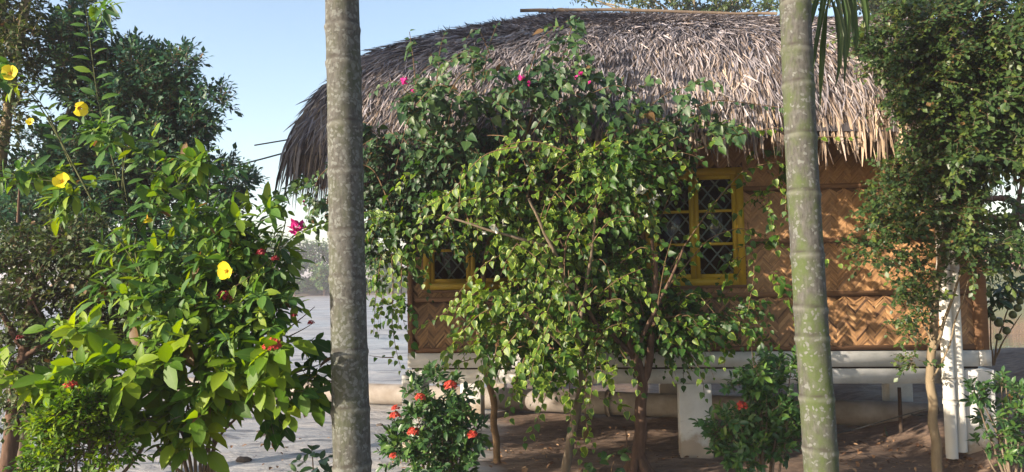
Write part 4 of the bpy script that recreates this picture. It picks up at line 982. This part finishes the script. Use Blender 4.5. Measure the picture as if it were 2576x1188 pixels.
sprays(leaf, tw, [b for b in B1 if b[0] < 1650], 7.45, 40, 'heart', .085, .55)
leaf.build('foliage', mt['varieg_leaf'], c1)
tk = MB(); b = np.array(c1.location)
limb(tk, [b - [0, 0, .05], b + [0, 0, .12], P(1610, 1060, 7.85), P(1618, 960, 7.8), P(1600, 900, 7.75), P(1560, 830, 7.7), P(1530, 700, 7.6)], .075, .03, 12, .03)
limb(tk, [P(1618, 960, 7.8), P(1640, 870, 7.7), P(1650, 760, 7.6), P(1640, 600, 7.5)], .045, .015, 8, .03)
limb(tk, [P(1612, 960, 7.8), P(1590, 900, 7.6), P(1640, 800, 7.5), P(1720, 620, 7.4)], .03, .01, 8, .03)
limb(tk, [P(1600, 900, 7.75), P(1500, 820, 7.6), P(1440, 700, 7.5), P(1400, 560, 7.4)], .028, .01, 8, .03)
for a in np.arange(0, 6.28, 1.05):
    e = np.array([math.cos(a), math.sin(a), 0]); limb(tk, [b + e * .2 - [0, 0, .06], b + e * .1 + [0, 0, .03], b + e * .045 + [0, 0, .2]], .05, .035, 8, .015)
limb(tk, [P(1585, 1200, 7.7), P(1578, 1120, 7.7), P(1574, 1080, 7.7)], .012, .006, 6)
tk.build('trunk', mt['brown_bark'], c1); tw.build('twigs', mt['twig'], c1)
for (x, y, r, n) in ((1612, 482, .07, 5), (1640, 505, .05, 4), (1622, 545, .035, 2), (1655, 490, .03, 2)): bract_cluster(c1, P(x, y, 6.95), r, mt['white_petal'], n)

# trunk two: slender leaning, left of middle, brightest variegation
c2 = plant('bougainvillea', 'bright cream edged bougainvillea on a slender leaning trunk, drooping before the left window', 'shrub', (1420, 1195), 7.8)
tw = MB()
B2 = [(1250, 480, 120, 70), (1360, 450, 100, 70), (1330, 580, 140, 70), (1430, 640, 120, 80), (1270, 590, 90, 60), (1400, 760, 110, 80), (1310, 780, 80, 70), (1340, 860, 110, 60), (1450, 860, 100, 60), (1150, 560, 80, 50), (1470, 760, 80, 70), (1100, 520, 50, 30),(1200, 530, 80, 45)]
B2s = [(1250, 760, 60, 60), (1240, 850, 60, 50), (1290, 930, 60, 40), (1420, 950, 60, 40), (1480, 960, 50, 60), (1500, 1000, 40, 40), (1380, 960, 40, 40), (1560, 920, 50, 40), (1350,920,70,30)]
leaf = fol(c2, None, [(x, y, rx, ry, 7.3 if y < 430 else 7.65) for x, y, rx, ry in B2], 7.15, .3, 175, .074, tw=tw, tones=.6, droop=.6)
l2 = fol(c2, None, [(x, y, rx * .95, ry * .95) for x, y, rx, ry in B2], 8.1, .2, 115, .062, tw=tw, tones=.12, k=8)  # leaves set deep inside, their shade put into the dark tone
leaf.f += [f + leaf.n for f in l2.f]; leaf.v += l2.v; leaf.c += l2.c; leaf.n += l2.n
l2 = fol(c2, None, B2s, 7.35, .2, 480, .085, tw=tw, tones=.75, droop=.7)
leaf.f += [f + leaf.n for f in l2.f]; leaf.v += l2.v; leaf.c += l2.c; leaf.n += l2.n
l2 = fol(c2, None, [(1180, 860, 60, 30), (1260, 820, 60, 60), (1180, 480, 70, 40), (1100, 450, 60, 30)], 7.5, .2, 420, .085, tw=tw, tones=.6)
leaf.f += [f + leaf.n for f in l2.f]; leaf.v += l2.v; leaf.c += l2.c; leaf.n += l2.n
DBB = [(975, 600, 40, 50), (980, 680, 35, 60), (960, 640, 25, 60), (1000, 560, 40, 40), (1030, 620, 40, 30), (990, 760, 25, 40)]
l2 = fol(c2, None, DBB, 7.6, .15, 130, .075, tw=tw, tones=.4, droop=.8)
leaf.f += [f + leaf.n for f in l2.f]; leaf.v += l2.v; leaf.c += l2.c; leaf.n += l2.n
for pts, Y, sz in (([(1300, 370), (1230, 380), (1190, 410), (1160, 460), (1110, 505), (1045, 530)], 6.0, .085), ([(1420, 380), (1340, 350), (1250, 370), (1200, 420)], 6.3, .08), ([(985, 640), (990, 720), (985, 800), (995, 880), (1010, 930)], 7.5, .075), ([(960, 640), (945, 740), (940, 840)], 7.5, .07), ([(1010, 640), (1010, 740), (1000, 830)], 7.5, .07), ([(990, 900), (960, 900), (930, 895)], 7.5, .07),
                   ([(1280, 760), (1200, 790), (1130, 880), (1100, 960)], 6.8, .08), ([(1220, 720), (1150, 770), (1080, 810), (1030, 830)], 7.0, .075), ([(1300, 840), (1230, 920), (1200, 1000)], 6.7, .085), ([(1320, 900), (1290, 980), (1280, 1050)], 6.7, .085), ([(1400, 920), (1370, 1000), (1345, 1080), (1320, 1110)], 6.7, .085), ([(1440, 900), (1430, 1000), (1440, 1100), (1480, 1190)], 6.8, .075), ([(1240, 730), (1180, 760), (1150, 800), (1135, 840)], 7.0, .075),
                   ([(1350, 600), (1220, 660), (1150, 740), (1120, 790)], 6.9, .08), ([(1500, 880), (1520, 960), (1560, 1000)], 6.8, .08), ([(1480, 900), (1470, 1000), (1475, 1080), (1500, 1140)], 6.8, .075), ([(1560, 880), (1600, 940), (1610, 990)], 6.8, .08), ([(1420, 700), (1420, 600), (1500, 500), (1520, 440)], 6.7, .08), ([(1320, 870), (1200, 900), (1110, 925), (1030, 935)], 6.9, .075), ([(1390, 800), (1350, 880), (1330, 960)], 6.5, .09), ([(1250, 870), (1240, 930), (1180, 990)], 6.7, .085)):
    cane(leaf, tw, [P(x, y, Y + .45 * (Y < 7.3)) for x, y in pts], 'heart', sz, .05, .006, .72)
# a shoot reaching left to the tall ixora
cane(leaf, tw, [P(1000, 540, 6.9), P(930, 530, 6.2), P(830, 555, 5.2), P(740, 590, 4.8), P(690, 640, 4.5), P(640, 690, 4.3), P(570, 735, 4.2)], 'heart', .07, .04, .005, .8)
sprays(leaf, tw, B2, 7.25, 40, 'heart', .085, .65)
leaf.build('foliage', mt['varieg_leaf'], c2)
tk = MB(); b = np.array(c2.location)
limb(tk, [b - [0, 0, .05], P(1425, 1150, 7.8), P(1440, 1080, 7.75), P(1455, 1010, 7.7), P(1470, 930, 7.6), P(1450, 800, 7.5), P(1400, 640, 7.3), P(1330, 500, 7.1)], .05, .012, 10, .02)
limb(tk, [P(1465, 930, 7.6), P(1400, 850, 7.4), P(1300, 780, 7.1)], .022, .008, 7, .02)
limb(tk, [P(1455, 830, 7.5), P(1480, 700, 7.3), P(1500, 500, 7.0)], .02, .008, 7, .02)
limb(tk, [P(1380, 620, 7.3), P(1300, 600, 7.2), P(1100, 540, 7.2)], .018, .008, 7, .02)
tk.build('trunk', mt['bark'], c2); tw.build('twigs', mt['twig'], c2)
for (x, y, r, n) in ((1245, 575, .06, 4), (1270, 560, .04, 3), (1220, 590, .04, 2)): bract_cluster(c2, P(x, y, 6.8), r, mt['white_petal'], n)

# ================================================================== RIGHT TREES
rt = plant('broadleaf_tree', 'slim tree with pale trunk and small glossy leaves before the drain pipes', 'tree', (2360, 1195), 7.6, zb=.03)
RBB = [(2290, 90, 90, 60), (2190, 150, 45, 35), (2165, 95, 35, 25), (2240, 200, 50, 30), (2520, 180, 60, 60), (2190, 610, 50, 20), (2250, 570, 50, 30), (2230, 130, 70, 40), (2340, 30, 100, 50), (2400, 130, 110, 80), (2330, 190, 90, 50), (2280, 250, 70, 40), (2420, 240, 100, 60), (2320, 300, 70, 40), (2480, 60, 90, 80), (2400, 330, 110, 60), (2310, 360, 60, 25), (2280, 420, 60, 40), (2360, 430, 90, 50), (2250, 480, 70, 40), (2230, 530, 60, 35), (2320, 520, 80, 50), (2200, 560, 50, 20), (2400, 520, 60, 60), (2440, 600, 60, 60), (2380, 620, 50, 40), (2300, 600, 60, 35), (2240, 640, 60, 30), (2180, 650, 50, 20), (2280, 700, 60, 40), (2300, 780, 50, 40), (2310, 840, 50, 30), (2340, 740, 30, 50), (2450, 660, 40, 40), (2310, 900, 30, 20)]
leaf, tw = MB(), MB()
p0, d0 = blob_points([(x, y, rx, ry, 7.35, .42, rx * ry / (28.0 if y < 560 else 56.0)) for x, y, rx, ry in RBB])
twigs(leaf, tw, p0, unit(d0 * np.array([1, 1, .6]) + np.array([0, -.25, .2]) + rnd_unit(len(p0)) * .6), rng.uniform(.12, .24, len(p0)), 9, 'tiny', .048, .15, .85, wr=1.5)
leaf.build('foliage', mt['tree_leaf'], rt)
b = np.array(rt.location); tk = MB()
limb(tk, [b - [0, 0, .05], P(2352, 1100, 7.6), P(2345, 1000, 7.6), P(2340, 900, 7.6), P(2352, 800, 7.6), P(2362, 700, 7.6), P(2378, 600, 7.55), P(2395, 520, 7.5), P(2398, 460, 7.45), P(2380, 425, 7.4)], .047, .028, 12, .025)
for pts, r0 in (([(2380, 425), (2370, 330), (2340, 200), (2330, 60)], .025), ([(2392, 440), (2430, 300), (2460, 150), (2470, 20)], .028), ([(2385, 400), (2300, 360), (2240, 260)], .014), ([(2355, 760), (2300, 680), (2230, 640), (2170, 640)], .012), ([(2350, 880), (2390, 780), (2420, 680), (2440, 600)], .02), ([(2345, 860), (2310, 800), (2290, 720)], .012), ([(2385, 560), (2320, 520), (2230, 510)], .014), ([(2400, 500), (2450, 470), (2500, 450)], .012), ([(2345, 960), (2385, 880), (2420, 760), (2450, 660)], .01)):
    limb(tk, [P(x, y, 7.5) for x, y in pts], r0, .004, 7, .02)
tk.build('trunk', mt['tree_bark'], rt); tw.build('twigs', mt['twig'], rt)

r2 = plant('broadleaf_tree', 'dark leafy tree at the right edge behind the slim pale trunk', 'tree', (2680, 1100), 7.45, zb=.2)
R2B = [(2540, 120, 70, 80), (2500, 230, 70, 70), (2560, 260, 60, 80), (2480, 330, 60, 50), (2550, 370, 60, 40), (2490, 400, 60, 25), (2570, 20, 60, 60), (2660, 200, 120, 160), (2700, 420, 120, 90), (2560, 640, 40, 25), (2480, 640, 40, 25), (2540, 600, 30, 25),(2440,400,50,50)]
leaf, tw = MB(), MB()
p0, d0 = blob_points([(x, y, rx, ry, 7.3, .5, rx * ry / 31.0) for x, y, rx, ry in R2B])
twigs(leaf, tw, p0, unit(d0 + np.array([0, -.2, .1]) + rnd_unit(len(p0)) * .6), rng.uniform(.14, .26, len(p0)), 8, 'tiny', .072, .2, .85, wr=1.2)
leaf.build('foliage', mt['tree_leaf'], r2)
b = np.array(r2.location); limb(tw, [b, P(2670, 800, 7.45), P(2640, 500, 7.4), P(2600, 200, 7.35), P(2560, 50, 7.3)], .09, .02, 10, .03); limb(tw, [P(2650, 560, 7.4), P(2560, 420, 7.35), P(2490, 300, 7.3)], .03, .01)
limb(tw, [P(2660, 700, 7.4), P(2560, 640, 7.35), P(2480, 600, 7.3)], .02, .006)
tw.build('trunk', mt['bark'], r2)

# fruiting shrub right of the house
fs = plant('fruit_shrub', 'sparse shrub with knobbly green fruit right of the cottage corner', 'shrub', (2500, 930), 9.6, zb=.35)
leaf, tw = MB(), MB()
for pts in ([(2500, 920), (2510, 850), (2530, 790), (2560, 730), (2590, 700)], [(2498, 920), (2492, 850), (2490, 780), (2500, 740)], [(2505, 900), (2540, 830), (2570, 790)]):
    limb(tw, [P(x, y, 9.6) for x, y in pts], .012, .004, 6, .02)
p0, d0 = blob_points([(2495, 780, 14, 50, 9.6, .15, 8), (2540, 750, 40, 30, 9.6, .2, 14), (2500, 830, 12, 30, 9.6, .1, 4), (2560, 715, 30, 12, 9.6, .1, 7), (2490, 745, 12, 12, 9.6, .1, 4)])
twigs(leaf, tw, p0, unit(d0 + np.array([0, 0, .2])), .12, 5, 'lance', .13, .2, .9, tone=np.full(len(p0), .2))
leaf.build('foliage', mt['shiny_leaf'], fs); tw.build('stem', mt['twig'], fs)
for (x, y, r) in ((2512, 812, .05), (2538, 770, .045), (2521, 760, .035), (2548, 792, .045), (2532, 832, .045), (2512, 848, .04), (2566, 758, .04), (2560, 775, .045), (2498, 800, .035), (2572, 740, .04), (2545, 752, .04)):
    mb = MB(); c = P(x, y, 9.5); th = np.linspace(-math.pi / 2, math.pi / 2, 9)
    q = np.stack([0 * th, 0 * th, np.sin(th) * r * 1.1], 1) + c
    mb.tube(q, r * np.cos(th) + .001, 12, (.4, 0, 0, 1)); mb.build('fruit', mt['fruit'], fs, smooth=True)

# ================================================================== SMALL THINGS ON THE GROUND
def on_ground(x, y):
    d = P(x, y, 1.0) - EYE; t = -2.0 / d[2]
    for _ in range(4):
        q = EYE + d * t; t = -(2.0 - float(ground_h(q[0], q[1]))) / d[2]
    return EYE + d * t
for (x, y, r, lab) in ((612, 1158, .06, 'dark rounded mud lump on the silt below the tall ixora'), (665, 1095, .035, 'larger of two neighbouring mud lumps on the silt left of the grey palm'), (650, 1086, .02, 'smaller of two neighbouring mud lumps on the silt left of the grey palm'), (720, 1128, .03, 'flat mud lump on the silt farther left of the small dark seedling'), (955, 1070, .035, 'mud lump on the silt between the grey palm and the red flowered bush'), (878 + 90, 1105, .03, 'mud lump by the foot of the red flowered bush')):
    c = on_ground(x, y); mb = MB(); th = np.linspace(-math.pi / 2, math.pi / 2, 7)
    n = 10; ph = np.linspace(0, 6.283, n, endpoint=False)
    V = np.array([[(math.cos(a) * math.cos(p) * r * 1.5, math.cos(a) * math.sin(p) * r, math.sin(a) * r * .7) for p in ph] for a in th])
    V = V * (1 + .45 * np.array([[noise.noise(Vector(v) * (22 if r > .03 else 40) + Vector((x, y, 0))) for v in row] for row in V]))[..., None] + c
    i = np.arange(6)[:, None] * n; j = np.arange(n)[None]
    mb.addf(V, np.stack([i + j, i + (j + 1) % n, i + n + (j + 1) % n, i + n + j], -1).reshape(-1, 4), (.35, 0, 0, 1))
    tag(mb.build('mud_lump', mt['clod'], origin=c), lab, 'mud lump', 'mud lumps on the silt')
# fallen palm leaflet under the house
mb = MB(); a, b2 = on_ground(2228, 1075), on_ground(2262, 1128); add_leaves(mb, 'lance', (a + [0, 0, .03])[None], (b2 - a)[None], np.array([[0, -.5, 1.0]]), np.linalg.norm(b2 - a), np.array([.6]), .35)
tag(mb.build('fallen_leaflet', mt['frond'], origin=a), 'long green palm leaflet lying on the soil right of the mossy palm', 'leaf')
# litter of dry leaves, uncountable
mb = MB(); n = 900
xs = np.r_[rng.uniform(2120, 2576, 300), rng.uniform(1230, 1850, 330), rng.uniform(560, 1010, 70), rng.uniform(2380, 2560, 200)]; ys = np.r_[rng.uniform(1090, 1188, 300), rng.uniform(1080, 1188, 330), rng.uniform(1100, 1188, 70), rng.uniform(1120, 1188, 200)]
pp = np.array([on_ground(x, y) for x, y in zip(xs, ys)]) + [0, 0, .035]
dd = rnd_unit(n) * [1, 1, .25]
add_leaves(mb, 'broad', pp, dd, np.array([0, 0, 1.0]) + rnd_unit(n) * .4, rng.uniform(.02, .075, n), rng.uniform(0, 1, n))
tag(mb.build('leaf_litter', mt['dry_leaf']), 'scattered dry brown leaves on the soil around the cottage', 'leaf litter', kind='stuff')

# ================================================================== FAR BACKGROUND
def crown(mb, c, rx, rz, n, size, flat=1.0):
    u = rnd_unit(n); r = rng.uniform(.35, 1, n)[:, None] ** .6
    nzv = np.array([noise.noise(Vector(q) * 2.3 + Vector(c)) for q in u])[:, None]
    p = c + u * r * (1 + .45 * nzv) * [rx, rx, rz]
    add_leaves(mb, 'small', p, rnd_unit(n) + u * .6, np.array([0, 0, 1.0]) * flat + rnd_unit(n) * .5 + [0, -.3, 0], size * rng.uniform(.6, 1.3, n), np.clip(rng.normal(.5, .22, n), 0, 1), 1.6)
def far_tree(label, x, ybase, Y, ytop, wid, n=900, lobes=7, group='trees on the far bank', crown_from=.45, leafs=.42, mat='far_leaf'):
    b = P(x, ybase, Y); b[2] = float(ground_h(b[0], b[1])) - .1; top = P(x, ytop, Y)[2]; hgt = top - b[2]; w = wid / F * Y / 2
    root = thing('far_tree', b, label, 'tree', group)
    leaf, tk = MB(), MB()
    limb(tk, [b, b + [.15, 0, hgt * .45], b + [-.1, 0, hgt * .8]], .16, .05, 7, .1)
    for i in range(lobes):
        a = rng.uniform(0, 6.28); rr = rng.uniform(.0, .62) * w; zz = hgt * rng.uniform(crown_from + .1, .88)
        c = b + [math.cos(a) * rr, math.sin(a) * rr, zz]
        s = w * rng.uniform(.4, .62)
        crown(leaf, c, s, s * .55, n // lobes, leafs)
        limb(tk, [b + [0, 0, hgt * .4], (b + [0, 0, hgt * .5] + c) / 2, c], .06, .03, 5, .05)
    leaf.build('foliage', mt[mat], root); tk.build('trunk', mt['bark'], root); return root
FB = (('pale broad tree on the far bank, leftmost seen past the ixora', 610, 118, 572, 150, .3), ('rounded olive tree on the far bank nearest the pink flowers', 690, 112, 586, 150, .25), ('airy layered tree on the far bank just left of the grey palm', 790, 114, 606, 150, .35),
  ('leafy tree on the far bank just right of the grey palm', 935, 113, 598, 130, .25), ('low yellowish tree on the far bank beside the cottage corner', 985, 107, 640, 100, .1), ('dim tree on the far bank hidden by the grey palm', 870, 118, 600, 150, .3), ('small dense tree low on the far bank behind the ixora leaves', 740, 107, 650, 90, .15), ('short tree low on the far bank left of the grey palm', 815, 107, 655, 70, .2),
  ('tall pale tree on the far bank behind the dark tree', 520, 122, 560, 170, .2), ('tree on the far bank at the far left behind foliage', 380, 120, 585, 190, .2), ('tree on the far bank behind the lower left corner', 180, 120, 590, 200, .2), ('slender tree on the far bank directly above the waterline sticks', 660, 108, 640, 60, .3))
for lab, x, Y, yt, wd_, cf in FB: far_tree(lab, x, 742, Y, yt, wd_, n=2600, lobes=14, crown_from=cf, leafs=.36)
mb = MB(); n = 9000
px = rng.uniform(-300, 1150, n); Yv = rng.uniform(108, 126, n); hh = (1.1 + 1.2 * np.array([noise.noise((x * .012, 3.1, 0)) for x in px])) * rng.uniform(0, 1, n) ** .8
q = P(px, 742.0, Yv); q[:, 2] = ground_h(q[:, 0], q[:, 1]) + hh + .1
add_leaves(mb, 'small', q, rnd_unit(n), np.array([0, -.6, .8]) + rnd_unit(n) * .5, rng.uniform(.3, .7, n), rng.beta(2, 2, n), 1.8)
tag(mb.build('far_undergrowth', mt['far_leaf']), 'low scrub growing along the far bank of the mudflat', 'undergrowth', kind='stuff')
# feathery trees behind the roof
for (lab, x, Y, yt, wid) in (('feathery tree peeking over the middle of the thatch ridge', 1760, 24, -60, 480), ('feathery tree showing above the roof between mossy palm and right tree', 2250, 22, -40, 360)):
    b = P(x, 760, Y); b[2] = 0.0
    root = thing('feathery_tree', b, lab, 'tree', 'feathery trees behind the cottage'); leaf, tk = MB(), MB()
    top = P(x, 60, Y); limb(tk, [b, (b + top) / 2, top], .2, .08, 8, .1)
    n = 330; px = rng.normal(0, .33, n) * wid + x; py = np.clip(rng.exponential(40, n) * -1 + 34 - .12 * np.abs(px - x), -260, 60)
    p0 = P(px, py, Y + rng.uniform(-1.2, 1.2, n))
    twigs(leaf, None, p0, unit(rnd_unit(n) * [1, 1, .35] + [0, 0, .1]), rng.uniform(.3, .6, n), 16, 'small', .13, .35, 1.2, up=1.2, tw=.008, wr=1.2)
    for i in range(0, n, 12): limb(tk, [top - [0, 0, .6], (top + p0[i]) / 2 + [0, 0, -.1], p0[i]], .05, .012, 5, .05)
    leaf.build('foliage', mt['olive_leaf'], root); tk.build('trunk', mt['pale_bark'], root)
# leaning bare limbed tree behind the right edge
b = P(2600, 800, 13.0); b[2] = .2
root = thing('leaning_tree', b, 'bare reddish tree with near horizontal limbs beyond the right edge trees', 'tree'); tk, leaf = MB(), MB()
limb(tk, [b, P(2620, 700, 13), P(2600, 560, 13), P(2540, 500, 13), P(2480, 505, 13)], .16, .05, 9, .05)
limb(tk, [P(2640, 600, 13), P(2580, 545, 13), P(2500, 552, 13), P(2440, 560, 13)], .1, .05, 8, .05)
limb(tk, [P(2560, 600, 13), P(2555, 540, 13), P(2570, 450, 13), P(2560, 400, 13)], .05, .02, 7, .05)
limb(tk, [P(2560, 545, 13), P(2535, 600, 13), P(2545, 690, 13)], .03, .01, 6, .05)
p0, d0 = blob_points([(2560, 570, 60, 40, 13, .5, 30), (2520, 470, 50, 30, 13, .5, 24), (2490, 640, 60, 40, 13, .5, 40)])
twigs(leaf, tk, p0, d0, .35, 9, 'small', .1, .2, .9); leaf.build('foliage', mt['tree_leaf'], root); tk.build('trunk', mt['brown_bark'], root)
# brick wall and trees beyond the pond
b = P(2560, 690, 63); b[2] = float(ground_h(b[0], b[1]))
root = thing('brick_wall', b, 'weathered brick wall on the grassy bank beyond the pond', 'wall'); mb = MB()
for r_ in range(14):
    for k in range(44):
        x0 = b[0] - 3 + k * .42 + (.21 if r_ % 2 else 0); z0 = b[2] - .2 + r_ * .17
        if r_ > 11 and rng.random() < .3: continue
        mb.hexa(np.array([[x0, b[1], z0], [x0 + .4, b[1], z0], [x0 + .4, b[1] + .25, z0], [x0, b[1] + .25, z0], [x0, b[1], z0 + .155], [x0 + .4, b[1], z0 + .155], [x0 + .4, b[1] + .25, z0 + .155], [x0, b[1] + .25, z0 + .155]]) + rng.normal(0, .006, 3), tone(.5, .2))
mb.build('bricks', mt['brick'], root)
for k, (lab, x, yt, w_) in enumerate((('yellow green tree by the brick wall across the pond, left of it', 2495, 560, 90), ('tree overtopping the brick wall across the pond', 2570, 575, 110), ('tree across the pond beyond the right frame edge', 2680, 540, 140))):
    far_tree(lab, x, 690, 64 + k, yt, w_, n=1100, lobes=9, group='trees across the pond', leafs=.3, crown_from=.2)

# ================================================================== LIGHT
w = bpy.data.worlds.new("World"); scene.world = w; w.use_nodes = True
nt = w.node_tree; bg = nt.nodes['Background']
sky = nt.nodes.new('ShaderNodeTexSky'); sky.sky_type = 'NISHITA'; sky.sun_disc = False
sky.sun_elevation = SUN_EL; sky.sun_rotation = math.atan2(SUN[0], SUN[1]); sky.air_density = 1.0; sky.dust_density = 1.2; sky.ozone_density = 0.5
nt.links.new(sky.outputs[0], bg.inputs[0]); bg.inputs[1].default_value = .118
ld = bpy.data.lights.new('sun', 'SUN'); ld.energy = 5.0; ld.angle = R(.6); ld.color = (1, .87, .71)
lo = bpy.data.objects.new('sun', ld); C.objects.link(lo)
lo.rotation_euler = Vector(-SUN).to_track_quat('-Z', 'Y').to_euler()

HAZE = True
if HAZE:
    m, nt, out = new_mat('haze')
    pv = N(nt, 'ShaderNodeVolumePrincipled', Density=.0019); pv.inputs['Color'].default_value = (.92, .85, .96, 1); pv.inputs['Anisotropy'].default_value = .3
    nt.links.new(pv.outputs[0], out.inputs['Volume'])
    mb = MB(); x0, x1, y0, y1, z0, z1 = -500, 500, -30, 600, -2.0, 17
    mb.hexa([[x0, y0, z0], [x1, y0, z0], [x1, y1, z0], [x0, y1, z0], [x0, y0, z1], [x1, y0, z1], [x1, y1, z1], [x0, y1, z1]])
    tag(mb.build('haze', m), kind='stuff')
for o in list(bpy.data.objects):
    if '_o' in o: del o['_o']
scene.view_settings.view_transform = 'Standard'; scene.view_settings.look = 'None'; scene.view_settings.gamma = 1; scene.view_settings.exposure = 1.45
scene.cycles.volume_bounces = 0; scene.cycles.max_bounces = 6; scene.cycles.transparent_max_bounces = 12
